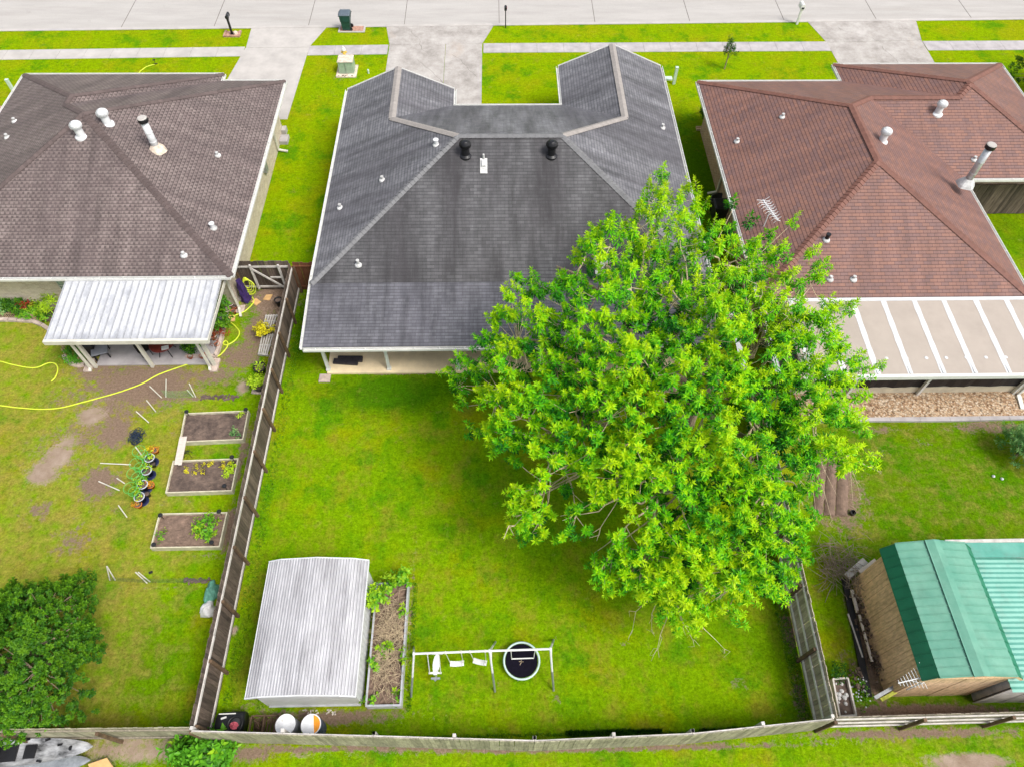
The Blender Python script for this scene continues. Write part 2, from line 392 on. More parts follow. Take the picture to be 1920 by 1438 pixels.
mat('cap_slate', (.175, .175, .18), .12, 5, .7, island=.12)
mat('cap_slate_tan', (.29, .265, .245), .1, 5, .7, island=.08)
mat('cap_taupe', (.115, .085, .080), .12, 5, .75, island=.25)
mat('cap_rust', (.185, .082, .060), .12, 5, .7, island=.2)
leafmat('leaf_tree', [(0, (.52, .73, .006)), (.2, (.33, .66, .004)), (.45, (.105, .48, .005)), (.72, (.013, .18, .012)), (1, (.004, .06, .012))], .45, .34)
leafmat('leaf_dark', [(0, (.13, .30, .008)), (.4, (.040, .15, .008)), (1, (.008, .045, .006))], .5, .25)
leafmat('leaf_bright', [(0, (.42, .60, .02)), (.5, (.14, .42, .02)), (1, (.04, .18, .015))])
leafmat('leaf_yellow', [(0, (.80, .72, .02)), (.5, (.60, .55, .02)), (1, (.25, .30, .02))])
leafmat('leaf_lime', [(0, (.55, .75, .03)), (1, (.28, .50, .02))])
leafmat('leaf_pale', [(0, (.40, .60, .20)), (.5, (.12, .34, .10)), (1, (.03, .13, .03))])
leafmat('leaf_red', [(0, (.40, .05, .03)), (1, (.10, .10, .02))])
leafmat('leaf_orange', [(0, (.85, .35, .02)), (1, (.20, .28, .03))])
# ------------------------------------------------------------------ ground
def kerb_y(x): return 43.42+.0188*x
def blob(px, py, rx, ry):
    c = G(px, py); a = (G(px+rx, py)-c).length; b = (G(px, py+ry)-G(px, py-ry)).length/2
    return c.x, c.y, max(a, .1), max(b, .1)
SAND = [(82, 885, 34, 26, .95), (108, 855, 34, 26, .9), (128, 830, 26, 22, .7), (172, 780, 32, 20, .9), (190, 745, 40, 18, .45), (140, 822, 26, 20, .45), (62, 905, 26, 20, .5), (250, 1405, 130, 34, .75), (1815, 1428, 90, 18, 1.), (700, 1412, 420, 13, .45),
        (437, 1182, 10, 12, .9), (448, 1080, 9, 10, .8), (340, 1000, 14, 8, .5), (370, 735, 10, 10, .5), (455, 727, 16, 16, .8), (500, 575, 45, 40, .45), (100, 700, 30, 20, .2)]
SOIL = [(270, 722, 120, 48, .95), (190, 695, 70, 34, .75), (210, 775, 60, 40, .7), (160, 810, 60, 40, .6), (330, 730, 60, 25, .5), (400, 705, 60, 20, .75), (450, 668, 50, 32, .8), (492, 620, 40, 50, .9), (515, 560, 50, 40, 1.), (475, 560, 45, 40, .6),
        (215, 810, 34, 36, .95), (185, 905, 38, 32, .95), (75, 955, 26, 18, .7), (140, 1015, 55, 40, .55), (150, 750, 90, 40, .5), (90, 760, 60, 30, .3), (120, 840, 90, 70, .5), (60, 960, 60, 40, .35), (180, 960, 90, 60, .3), (330, 780, 50, 60, .3),
        (450, 1070, 10, 60, .5), (460, 830, 12, 60, .7), (445, 880, 10, 50, .8), (430, 990, 14, 50, .95), (330, 940, 60, 10, .4), (390, 1040, 60, 10, .45), (340, 850, 90, 8, .25),
        (700, 1402, 420, 10, .8), (1150, 1402, 480, 9, .8), (1720, 1374, 260, 11, .85), (480, 1410, 60, 22, .8), (1500, 1310, 16, 60, .7), (1480, 1190, 18, 60, .7), (1470, 1120, 20, 40, .7), (610, 1345, 180, 18, .8), (480, 1330, 60, 22, .5),
        (1625, 1220, 20, 130, .95), (1600, 1100, 30, 50, .5), (1720, 1335, 220, 16, 1.), (1640, 1340, 60, 22, .8), (1590, 1230, 24, 30, .5),
        (745, 1330, 30, 16, .5), (770, 1150, 8, 170, .55), (755, 696, 140, 7, 1.), (1385, 1280, 22, 16, .5), (1170, 1205, 16, 10, .4), (1040, 1310, 16, 12, .45), (925, 1285, 12, 10, .4), (1040, 1198, 10, 8, .4),
        (1565, 915, 60, 95, .8), (1640, 805, 60, 10, .6), (1850, 800, 90, 14, .7), (1640, 850, 30, 16, .45), (1730, 830, 18, 14, .4), (1700, 880, 120, 40, .15), (850, 780, 40, 20, .2),
        (560, 560, 18, 60, .35), (545, 640, 12, 60, .3), (620, 505, 30, 20, .6), (300, 1100, 110, 5, .45), (360, 745, 50, 4, .9), (20, 1410, 60, 30, .8), (640, 147, 40, 8, .3), (655, 62, 3, 3, .2)]
LUSH_SHADE = [(740, 735, 150, 45, .9), (880, 720, 110, 55, .8), (1310, 330, 40, 130, .9), (1350, 240, 40, 40, .4), (1050, 940, 190, 130, .55), (1200, 1050, 160, 120, .55), (1400, 1190, 120, 90, .4), (560, 620, 25, 60, .5), (580, 340, 20, 160, .35),  # deep green grass, plus tree and house-gap shade put into the lawn colour
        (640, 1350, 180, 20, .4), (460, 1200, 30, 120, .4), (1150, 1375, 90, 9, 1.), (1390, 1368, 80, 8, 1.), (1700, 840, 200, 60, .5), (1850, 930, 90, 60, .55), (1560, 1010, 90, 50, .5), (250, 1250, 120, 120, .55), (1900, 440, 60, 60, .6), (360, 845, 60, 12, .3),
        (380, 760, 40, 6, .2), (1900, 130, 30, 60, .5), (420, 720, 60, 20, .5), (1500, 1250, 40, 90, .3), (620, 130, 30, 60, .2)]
def axis_lines(a, b, step, far):
    core = np.arange(a, b+1e-6, step); out = [a-d for d in (1, 3, 7, 15, 40, 120, 320)][::-1]
    return np.concatenate([out, core, [b+d for d in (1, 3, 7, 15, 40, 120, far)]])
gx = axis_lines(-27, 27, .16, 320); gy = axis_lines(1, 46, .14, 320)
XX, YY = np.meshgrid(gx, gy); ZZ = np.zeros_like(XX)
ky = 43.42+.0188*XX; ZZ[(YY > ky+.12) & (YY < ky+10.2)] = -.3
def field(lst):
    f = np.zeros_like(XX)
    for (px, py, rx, ry, s) in lst:
        cx, cy, a, b = blob(px, py, rx, ry); d = np.sqrt(((XX-cx)/a)**2+((YY-cy)/b)**2)
        f = np.maximum(f, s*np.clip(1.35-.9*d, 0, 1))
    return f
dry = .12+.72*np.clip((-9.5-XX)/3, 0, 1)*(YY < 21)*(YY > 3)+.35*np.clip((XX-10)/2, 0, 1)*(YY < 15)
lush_shadef = field(LUSH_SHADE); lush_shadef = np.maximum(lush_shadef, .62*np.clip((XX-10.5)/2, 0, 1)*(YY < 15)*(YY > 3.3))
lime = np.clip((YY-20)/8, 0, 1)
me = bpy.data.meshes.new('lawn_ground'); ny, nx = XX.shape
idx = np.arange(nx*ny).reshape(ny, nx); q = np.stack([idx[:-1, :-1], idx[:-1, 1:], idx[1:, 1:], idx[1:, :-1]], -1).reshape(-1, 4)
me.vertices.add(nx*ny); me.vertices.foreach_set('co', np.stack([XX, YY, ZZ], -1).ravel())
me.loops.add(q.size); me.loops.foreach_set('vertex_index', q.ravel()); me.polygons.add(len(q)); me.polygons.foreach_set('loop_start', np.arange(len(q))*4); me.polygons.foreach_set('loop_total', np.full(len(q), 4)); me.update(calc_edges=True)
for nm, fl in (('sand', field(SAND)), ('earth', field(SOIL)), ('lush_shade', lush_shadef), ('dry', dry), ('lime', lime)):
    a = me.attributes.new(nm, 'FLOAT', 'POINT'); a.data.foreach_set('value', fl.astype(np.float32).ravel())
m, nt, bs = _base('lawn')
def attr(n): a = nt.nodes.new('ShaderNodeAttribute'); a.attribute_name = n; return a.outputs['Fac']
pv = vec(nt, 'pos'); wn = noise(nt, pv, .45, 5, .6); mn = noise(nt, pv, 1.9, 5, .65); fn = noise(nt, pv, 13, 4, .75); bl = noise(nt, pv, 55, 2, .6)
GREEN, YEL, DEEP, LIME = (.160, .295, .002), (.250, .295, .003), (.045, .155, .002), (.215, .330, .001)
c = ramp(nt, wn, [(.32, GREEN), (.5, mul(GREEN, 1.12)), (.66, YEL)])
c = mix(nt, c, mix(nt, LIME, mul(YEL, 1.05), ramp(nt, wn, [(.45, 0), (.62, 1)])), attr('lime'))
c = mix(nt, c, (.30, .215, .03), math_(nt, 'MULTIPLY', ramp(nt, math_(nt, 'MULTIPLY', noise(nt, vec(nt, 'pos', (1.3, 1, 1)), .8, 6, .7), math_(nt, 'SUBTRACT', 1.08, math_(nt, 'MULTIPLY', attr('lime'), .16))), [(.53, 0), (.70, 1)]), .5))
c = mix(nt, c, (.075, .235, .003), ramp(nt, noise(nt, vec(nt, 'pos', (1, .9, 2)), .62, 6, .7), [(.50, 0), (.64, .85)]))
c = mix(nt, c, DEEP, math_(nt, 'MULTIPLY', ramp(nt, math_(nt, 'ADD', attr('lush_shade'), math_(nt, 'MULTIPLY', math_(nt, 'SUBTRACT', mn, .5), .8)), [(.15, 0), (.8, 1)]), .85))
c = mix(nt, c, (.33, .26, .055), math_(nt, 'MULTIPLY', ramp(nt, math_(nt, 'ADD', math_(nt, 'MULTIPLY', attr('dry'), .55), math_(nt, 'MULTIPLY', math_(nt, 'SUBTRACT', mn, .5), 1.5)), [(.2, 0), (.62, 1)]), .75))
c = mix(nt, c, ramp(nt, noise(nt, pv, 5.5, 4, .7), [(.3, .72), (.5, 1.0), (.7, 1.22)]), 1., 'MULTIPLY')
c = mix(nt, c, ramp(nt, fn, [(.28, .60), (.5, 1.0), (.72, 1.38)]), 1., 'MULTIPLY')
c = mix(nt, c, ramp(nt, bl, [(.25, .62), (.5, 1.0), (.75, 1.35)]), 1., 'MULTIPLY')
brk = math_(nt, 'ADD', math_(nt, 'MULTIPLY', math_(nt, 'SUBTRACT', noise(nt, pv, 3.2, 7, .75), .5), 2.0), math_(nt, 'MULTIPLY', math_(nt, 'SUBTRACT', fn, .5), .9))
earthc = mix(nt, ramp(nt, fn, [(.3, (.17, .115, .083)), (.7, (.33, .235, .17))]), ramp(nt, bl, [(.3, .75), (.7, 1.2)]), 1., 'MULTIPLY')
c = mix(nt, c, earthc, ramp(nt, math_(nt, 'ADD', attr('earth'), brk), [(.42, 0), (.72, 1)]))
sandc = mix(nt, ramp(nt, mn, [(.3, (.30, .215, .15)), (.7, (.46, .36, .285))]), ramp(nt, bl, [(.3, .85), (.7, 1.1)]), 1., 'MULTIPLY')
c = mix(nt, c, sandc, ramp(nt, math_(nt, 'ADD', attr('sand'), math_(nt, 'MULTIPLY', brk, .7)), [(.42, 0), (.75, 1)]))
nt.links.new(c, bs.inputs['Base Color']); bs.inputs['Roughness'].default_value = 1.0; bs.inputs['Specular IOR Level'].default_value = .02
bump(nt, bs, math_(nt, 'ADD', fn, bl), .9, .05)
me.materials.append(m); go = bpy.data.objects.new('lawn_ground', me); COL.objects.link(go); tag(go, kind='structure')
# ------------------------------------------------------------------ street, walks and drives
mm, nt, bs = _base('street_concrete')
pv = vec(nt, 'pos'); a = noise(nt, vec(nt, 'pos', (.25, 1.6, 1)), 1, 6, .7); b = noise(nt, pv, 22, 3, .7)
c = mix(nt, ramp(nt, a, [(.3, (.34, .322, .302)), (.7, (.42, .40, .378))]), ramp(nt, b, [(.3, .9), (.7, 1.07)]), 1., 'MULTIPLY')
c = mix(nt, c, (.27, .24, .21), ramp(nt, noise(nt, vec(nt, 'pos', (.05, .9, 1)), 1, 6, .75), [(.52, 0), (.72, .45)]))
c = mix(nt, c, (.22, .20, .18), ramp(nt, noise(nt, pv, .8, 7, .8), [(.60, 0), (.78, .5)]))
nt.links.new(c, bs.inputs['Base Color']); bs.inputs['Roughness'].default_value = .85; bump(nt, bs, b, .15)
mm, nt, bs = _base('drive_worn')
pv = vec(nt, 'pos'); a = noise(nt, pv, .9, 7, .72); b = noise(nt, pv, 26, 3, .7); c0 = noise(nt, vec(nt, 'pos', (.9, .5, 1)), .6, 4, .6)
c = mix(nt, ramp(nt, a, [(.3, (.23, .21, .19)), (.5, (.36, .335, .31)), (.68, (.46, .435, .41))]), ramp(nt, b, [(.3, .88), (.7, 1.08)]), 1., 'MULTIPLY')
c = mix(nt, c, (.42, .34, .27), ramp(nt, c0, [(.58, 0), (.75, .6)]))
nt.links.new(c, bs.inputs['Base Color']); bs.inputs['Roughness'].default_value = .88; bump(nt, bs, b, .2)
s = M(); xs = [-320, -60, -30, -15, 0, 20, 34, 60, 320]
for a, b in zip(xs[:-1], xs[1:]): s.poly([(a, kerb_y(a)+.2, -.10), (b, kerb_y(b)+.2, -.10), (b, kerb_y(b)+9.8, -.10), (a, kerb_y(a)+9.8, -.10)])
struct(s, 'street', 'street_concrete')
s = M(); 
for a, b in zip(xs[:-1], xs[1:]):
    for o0 in (0, 9.8): s.prism([(a, kerb_y(a)+o0), (b, kerb_y(b)+o0), (b, kerb_y(b)+o0+.25), (a, kerb_y(a)+o0+.25)], -.28, .028)
struct(s, 'kerb', 'concrete')
s = M()
for (t, b) in (((255, 0), (227, 47)), ((421, 0), (398, 53)), ((590, 0), (576, 52)), ((763, 0), (757, 50)), ((936, 0), (936, 43)), ((1112, 0), (1116, 40)), ((1286, 0), (1292, 31)), ((1455, 0), (1469, 31)), ((1629, 0), (1646, 37)), ((1802, 0), (1827, 37))):
    x = G(*b).x; y0 = kerb_y(x)+.26
    s.box(x-.018, x+.018, y0, y0+9.5, -.1, -.094)
for a, b in zip(xs[1:-2], xs[2:-1]): s.poly([(a, kerb_y(a)+4.9, -.094), (b, kerb_y(b)+4.9, -.094), (b, kerb_y(b)+4.94, -.094), (a, kerb_y(a)+4.94, -.094)])
struct(s, 'street_joint', 'joint')
def walk_s(x): return 40.42+(.022*x if x < 0 else .006*x)
def walk_n(x): return walk_s(x)+1.0
def strip(x0, x1, name, mt):
    n = max(1, int((x1-x0)/1.55)); s = M()
    for i in range(n):
        a = x0+(x1-x0)*i/n; b = x0+(x1-x0)*(i+1)/n-.015
        s.prism([(a, walk_s(a)), (b, walk_s(b)), (b, walk_n(b)), (a, walk_n(a))], -.05, .022)
    struct(s, name, mt)
strip(-60, -15.03, 'sidewalk', 'concrete'); strip(-11.2, -6.45, 'sidewalk', 'concrete_grey'); strip(-.72, 20.35, 'sidewalk', 'concrete_grey'); strip(26.3, 60, 'sidewalk', 'concrete_grey')
def kx(x): return (x, kerb_y(x)-.003)
def slabs(name, mt, polys):
    s = M()
    for p in polys: s.prism([(q[0], q[1]) for q in p], -.05, .016)
    struct(s, name, mt)
slabs('driveway', 'concrete', [[kx(-15.05), (-14.97, 41.0), (-11.22, 41.05), kx(-10.45)], [(-15.0, 40.98), (-15.9, 34.0), (-11.4, 34.0), (-11.2, 41.03)][::1]])
slabs('driveway', 'drive_worn', [[kx(-6.75), (-6.4, 41.3), (-.78, 41.43), kx(-.1)], [(-6.4, 41.28), (-6.42, 31.6), (-3.02, 31.6), (-3.02, 41.38)], [(-3.0, 41.38), (-3.0, 31.6), (-.82, 31.6), (-.80, 41.41)]])
slabs('driveway', 'drive_worn', [[kx(19.75), (20.32, 41.48), (26.28, 41.72), kx(26.7)], [(20.32, 41.46), (20.62, 33.5), (26.1, 33.5), (26.28, 41.7)]])
s = M()
for (x0, y0_, n, dx, dy) in ((-5.2, 42.8, 9, .12, -.32), (-4.6, 39.6, 8, .25, -.28), (-2.6, 40.2, 7, .2, -.3), (21.5, 43.2, 8, .3, -.2), (23.6, 41, 10, .12, -.4), (24.8, 38.8, 8, -.2, -.3)):
    x, y = x0, y0_
    for i in range(n):
        x1_, y1_ = x+dx+random.gauss(0, .1), y+dy+random.gauss(0, .06); w_ = random.uniform(.006, .013)
        s.poly([(x-w_, y, .0202), (x+w_, y, .0202), (x1_+w_, y1_, .0202), (x1_-w_, y1_, .0202)]); x, y = x1_, y1_
struct(s, 'driveway_crack', 'joint')
# ------------------------------------------------------------------ houses
PT = .44
def in_poly(pt, poly):
    x, y = pt; c = False; j = len(poly)-1
    for i in range(len(poly)):
        xi, yi = poly[i]; xj, yj = poly[j]
        if (yi > y) != (yj > y) and x < (xj-xi)*(y-yi)/(yj-yi)+xi: c = not c
        j = i
    return c
def onroof(px, py, polys):
    o = np.array((0, 0, H)); d = np.array(G(px, py, 0))-o; best = None
    for p in polys:
        p = [np.array(q, float) for q in p]; n = np.cross(p[1]-p[0], p[2]-p[0])
        t = np.dot(p[0]-o, n)/np.dot(d, n); w_ = o+d*t; inside = in_poly((w_[0], w_[1]), [(q[0], q[1]) for q in p])
        if inside and (best is None or t < best[0]): best = (t, w_)
    return Vector(best[1]) if best is not None else G(px, py, 3.5)
def faceup(p):
    a, b, c = Vector(p[0]), Vector(p[1]), Vector(p[2])
    return p if (b-a).cross(c-a).z > 0 else p[::-1]
def roof_part(polys, mt, parent, name='roof'):
    s = M()
    for p in polys: s.poly(faceup(p))
    return s.build(name, mt, parent)
def caps(edges, mt, parent, wd=.15, name='ridge_cap'):
    for p, q in edges:
        s = M(); p, q = Vector(p), Vector(q)
        if p.z < q.z: p, q = q, p
        d = q-p; L = d.length; d = d/L; side = d.cross(Vector((0, 0, 1))).normalized(); n = max(1, int(L/.19)); st = L/n
        for i in range(n):
            a = p+d*(st*i); b = p+d*(st*(i+1)+.03); hb, ha = .045, .02; dr = .052
            A = [a-side*wd+Vector((0, 0, ha-dr)), a+Vector((0, 0, ha+.015)), a+side*wd+Vector((0, 0, ha-dr))]
            B = [b-side*wd+Vector((0, 0, hb-dr)), b+Vector((0, 0, hb+.015)), b+side*wd+Vector((0, 0, hb-dr))]
            C = [v-Vector((0, 0, .04)) for v in B]
            s.add(A+B+C, [(0, 3, 4, 1), (1, 4, 5, 2), (3, 6, 7, 4), (4, 7, 8, 5)])
        s.build(name, mt, parent)
def gutter(lines, parent, mt='white_paint', step=.9):
    """U-shaped gutter with straps along each eave (points run with the roof on the left)"""
    s = M()
    for p, q in lines:
        p, q = Vector(p), Vector(q); d = (q-p).normalized(); out = Vector((d.y, -d.x, 0)); L = (q-p).length
        dz = Vector((0, 0, 1))
        s.beam(p+out*.115-dz*.055, q+out*.115-dz*.055, .02, .10); s.beam(p+out*.06-dz*.11, q+out*.06-dz*.11, .13, .012); s.beam(p+out*.005-dz*.07, q+out*.005-dz*.07, .02, .13)
        k = max(1, int(L/step))
        for i in range(k): c = p+d*(L*(i+.5)/k); s.beam(c-dz*.004, c+out*.125-dz*.004, .022, .012)
    return s.build('gutter', mt, parent)
def walls(foot, z1, mt, parent, z0=-.05):
    s = M(); n = len(foot)
    for i in range(n):
        a, b = foot[i], foot[(i+1) % n]; s.poly([(a[0], a[1], z0), (b[0], b[1], z0), (b[0], b[1], z1), (a[0], a[1], z1)])
    return s.build('wall', mt, parent)
def soffit(foot, z, parent):
    s = M(); s.poly([(p[0], p[1], z) for p in foot][::-1]); return s.build('soffit', 'cream_paint', parent)
def vent_pipe(pos, parent, h=.28, r=.055, mt='white_paint', fl=.19, trail=True):
    h *= .9; fl = max(fl, .16); mt = 'vent_grey' if mt == 'white_paint' else mt
    s = M(); p = Vector(pos); s.cyl(p-Vector((0, 0, .1)), p+Vector((0, 0, h)), r, r, 12); s.lathe(p+Vector((0, 0, h-.005)), [(r*1.25, -.05), (r*1.3, 0), (r*.75, .0), (r*.7, -.04)], 12)
    b = s.build('plumbing_vent', mt, parent)
    f = M(); f.lathe(p, [(fl*.8, -.03), (fl*.75, .02), (r*1.1, .08)], 14); f.rbox((p.x, p.y, p.z-.06), fl*1.15, fl*1.15, .05); f.build('flashing', 'flashing', b); return b
def turbine(pos, parent, mt='turbine_white', sc=1.0):
    sc *= 1.02
    p = Vector(pos)
    b = M(); b.lathe(p, [(.27*sc, -.12), (.26*sc, -.03), (.17*sc, .03)], 24); b.lathe(p, [(.165*sc, .0), (.16*sc, .35*sc)], 24); pipe = b.build('turbine_vent', mt, parent)
    h = M(); z = .34*sc; prof = [(.16, 0), (.215, .05), (.235, .12), (.225, .19), (.18, .25), (.10, .285), (.0, .295)]
    n = 26
    c = p+Vector((0, 0, z)); h.lathe(c, [(r*sc*.93, hh*sc) for r, hh in prof], 24)
    for k in range(n):
        t = 2*math.pi*k/n
        for (r0, h0), (r1, h1) in zip(prof[:5], prof[1:6]):
            t1 = t+.10; h.poly([c+Vector((r0*sc*math.cos(t), r0*sc*math.sin(t), h0*sc)), c+Vector((r1*sc*math.cos(t), r1*sc*math.sin(t), h1*sc)), c+Vector((r1*sc*1.06*math.cos(t1), r1*sc*1.06*math.sin(t1), h1*sc)), c+Vector((r0*sc*1.06*math.cos(t1), r0*sc*1.06*math.sin(t1), h0*sc))])
    h.lathe(c, [(.0, .31*sc), (.09*sc, .30*sc), (.12*sc, .27*sc)], 20)
    h.build('turbine_head', mt, pipe); return pipe
def flue(base, top, parent, r=.13, old=False):
    b, t = Vector(base), Vector(top); t = Vector((b.x, b.y, t.z))
    s = M(); s.cyl(b-Vector((0, 0, .2)), t, r, r, 20); 
    for k in (.3, .62): z = b.z+(t.z-b.z)*k; s.lathe((b.x, b.y, z), [(r*1.0, -.03), (r*1.06, -.02), (r*1.06, .02), (r, .03)], 20)
    f = s.build('chimney_flue', 'galvanised' if not old else 'white_metal', parent, smooth=True)
    c = M(); c.lathe(t, [(r*1.25, -.02), (r*1.4, 0), (r*1.4, .14), (r*1.3, .17)], 24); c.build('flue_collar', 'black_metal', f)
    c = M(); c.lathe(t, [(r*1.33, .172), (r*1.1, .20), (0, .21)], 24); c.build('flue_cap', 'concrete', f)
    c = M(); c.lathe(b, [(r*2.6, -.10), (r*2.3, 0), (r*1.15, .22), (r*1.02, .24)], 18, .06, 5); c.build('flashing', 'flashing_old' if old else 'flashing', f); return f
def downspout(top, parent, drop=2.2, toe=(0, -1), mt='cream_paint', elbow=.45):
    t = Vector(top); s = M(); w2 = Vector((toe[0], toe[1], 0)).normalized()
    s.beam(t, t-Vector((0, 0, drop)), .09, .07, up=(w2.x, w2.y, 0)); b = t-Vector((0, 0, drop))
    s.beam(b+Vector((0, 0, .02)), b+w2*elbow-Vector((0, 0, .08)), .10, .07); return s.build('downspout', mt, parent)
# --- middle house
e = 2.6; xl, xr, yb, yf, yL, yR = -7.5, 8.68, 19.6, 31.4, 32.78, 34.78
A, B = (-1.6, 25.5, 5.196), (2.78, 25.5, 5.196); Cw, E_ = (-4.805, yL, 3.786), (-4.805, 28.705, 3.786); Hh, Ct = (5.99, 28.71, 3.784), (5.99, yR, 3.784)
yp = G(700, 651, 2.22).y
main = [[(xl, yb, e), A, E_, Cw, (xl, yL, e)], [Cw, E_, (-2.11, yf, e), (-2.11, yL, e)], [A, B, Hh, (3.3, yf, e), (-2.11, yf, e), E_],
        [(xr, yb, e), (xr, yR, e), Ct, Hh, B], [(3.3, yf, e), Hh, Ct, (3.3, yR, e)], [(xl, yb, e), (xr, yb, e), B, A]]
porchp = [[(xl-.02, yp, 2.22), (xr, yp, 2.22), (xr, yb, e), (xl-.02, yb, e)]]
h1 = thing('house', 'grey slate shingle house with twin front gables and a covered back porch', 'house', (.6, 25.5, 0))
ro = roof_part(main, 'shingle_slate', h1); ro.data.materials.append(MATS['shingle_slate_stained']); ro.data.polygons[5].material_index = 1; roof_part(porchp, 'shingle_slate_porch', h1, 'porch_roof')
caps([(A, (xl, yb, e)), (B, (xr, yb, e)), (A, B)], 'cap_slate', h1); caps([(A, E_), (E_, Cw), (B, Hh), (Hh, Ct)], 'cap_slate_tan', h1, .17)
gutter([((xl, yL, e), (xl, yb, e)), ((xl, yb, e-.02), (xl-.02, yp, 2.2)), ((xl, yp, 2.2), (xr, yp, 2.2)), ((xr, yp, 2.2), (xr, yb, e-.02)), ((xr, yb, e), (xr, yR, e)), ((-2.11, yf, e), (-2.11, yL, e)), ((3.3, yf, e), (-2.11, yf, e)), ((3.3, yR, e), (3.3, yf, e))], h1)
for (x0, xm, x1, y) in ((xl, -4.805, -2.11, yL), (3.3, 5.99, xr, yR)):
    zt = 3.78; s = M()
    for a, b in (((x0, y+.012, e-.03), (xm, y+.012, zt-.03)), ((xm, y+.012, zt-.03), (x1, y+.012, e-.03))): s.beam(a, b, .024, .15)
    s.build('fascia', 'white_paint', h1)
foot = [(-6.95, 20.0), (8.1, 20.0), (8.1, 34.2), (3.85, 34.2), (3.85, 30.85), (-2.65, 30.85), (-2.65, 32.2), (-6.95, 32.2)]
walls(foot, 2.52, 'stucco_cream', h1)
for x0, x1, xm, y in ((-6.95, -2.65, -4.8, 32.2), (3.85, 8.1, 5.98, 34.2)): s = M(); s.poly([(x1, y, 2.5), (x0, y, 2.5), (xm, y, 3.55)]); s.build('gable', 'siding', h1)
soffit([(xl, yb), (xr, yb), (xr, yR), (3.3, yR), (3.3, yf), (-2.11, yf), (-2.11, yL), (xl, yL)], 2.5, h1)
s = M(); s.box(-7.05, 8.2, 16.95, 19.998, -.05, .10); s.build('porch_floor', 'tan_concrete', h1)
s = M(); s.box(-7.35, -6.9, 16.55, 16.93, -.02, .07); s.build('splash_block', 'stone_edge', h1)
for px, pyb in ((617, 690), (731, 683), (860, 682), (1010, 680), (1180, 680)):
    g = G(px, pyb, .1); s = M(); s.box(g.x-.06, g.x+.06, 17.06, 17.18, .1, 2.14); s.box(g.x-.085, g.x+.085, 17.035, 17.205, .1, .2); s.build('porch_post', 'white_paint', h1)
s = M(); s.box(-7.1, 8.3, 17.05, 17.19, 2.04, 2.18); s.build('porch_beam', 'white_paint', h1)
s = M(); s.box(-1.2, .9, 19.94, 20.03, .1, 2.1); d = s.build('patio_door', 'glass_dark', h1)
s = M()
for a in (-1.25, -.18, .88): s.box(a, a+.07, 19.92, 20.0, .1, 2.15)
s.box(-1.25, .95, 19.92, 20.0, 2.1, 2.17); s.build('door_frame', 'white_paint', d)
for x in (-5.4, 3.6): 
    s = M(); s.box(x, x+1.3, 19.95, 20.02, .9, 2.0); wd = s.build('window', 'glass_dark', h1); s = M(); s.box(x-.06, x+1.36, 19.93, 20.01, .84, .9); s.box(x-.06, x+1.36, 19.93, 20.01, 2.0, 2.06); s.box(x-.06, x, 19.93, 20.01, .9, 2.0); s.box(x+1.3, x+1.36, 19.93, 20.01, .9, 2.0); s.build('window_frame', 'white_paint', wd)
turbine(onroof(873, 290, main), h1, 'black_metal'); turbine(onroof(1034, 290, main), h1, 'black_metal')
for px, py, hh in ((717, 338, .22), (638, 390, .22), (1242, 240, .22)): vent_pipe(onroof(px, py, main), h1, hh)
vent_pipe(onroof(672, 497, main), h1, .3)
p = onroof(818, 272, main); vent_pipe(p, h1, .3, .09, 'white_metal', .2)
p = onroof(907, 312, main); s = M(); n_ = Vector((0, -PT, 1)).normalized(); dd = Vector((0, -1, -PT)).normalized()
s.obox(p+n_*.02, Vector((.15, 0, 0)), dd*.34, n_*.008); s.cyl(p+dd*-.32, p+dd*-.32+Vector((0, 0, .24)), .05, .04, 12); s.obox(p-dd*.1+n_*.06, Vector((.08, 0, 0)), dd*.14, n_*.05); s.build('exhaust_vent', 'flashing', h1)
p = onroof(1125, 512, main); s = M(); s.cyl(p, p+Vector((0, 0, .6)), .03, .03, 8); s.box(p.x-.2, p.x+.2, p.y-.1, p.y+.1, p.z-.02, p.z+.05)
cdish = p+Vector((-.05, -.05, .75)); ax = Vector((-.2, -.75, .6)).normalized(); u_ = ax.cross(Vector((0, 0, 1))).normalized(); v_ = ax.cross(u_)
for i in range(4):
    for k in range(20):
        def dp(ii, kk): r = .30*ii/4; t = 2*math.pi*kk/20; return cdish+u_*r*math.cos(t)+v_*r*math.sin(t)+ax*(r*r*1.0)
        s.poly([dp(i, k), dp(i+1, k), dp(i+1, k+1), dp(i, k+1)] if i else [dp(0, 0), dp(1, k), dp(1, k+1)])
s.build('satellite_dish', 'white_paint', h1)
g = G(651, 679, .12); sb = M()
for k, (dx_, dy_, rz) in enumerate(((-.05, -.02, -.09), (.12, .12, -.02))): sb.rbox((g.x+dx_, g.y+dy_, .10), 1.02, .24, .10+.03*k, rz)
for k in range(4): sb.rbox((g.x-.35+k*.22, g.y-.02-.02*k, .20), .08, .06, .006, -.09)
solo(sb, 'rubber_kerb_block', 'charcoal', 'dark charcoal slab lying on the left end of the tan back porch', 'slab', bevel=.015)
downspout((8.2, 17.1, 2.1), h1, 1.95, (0, -1), 'white_paint')
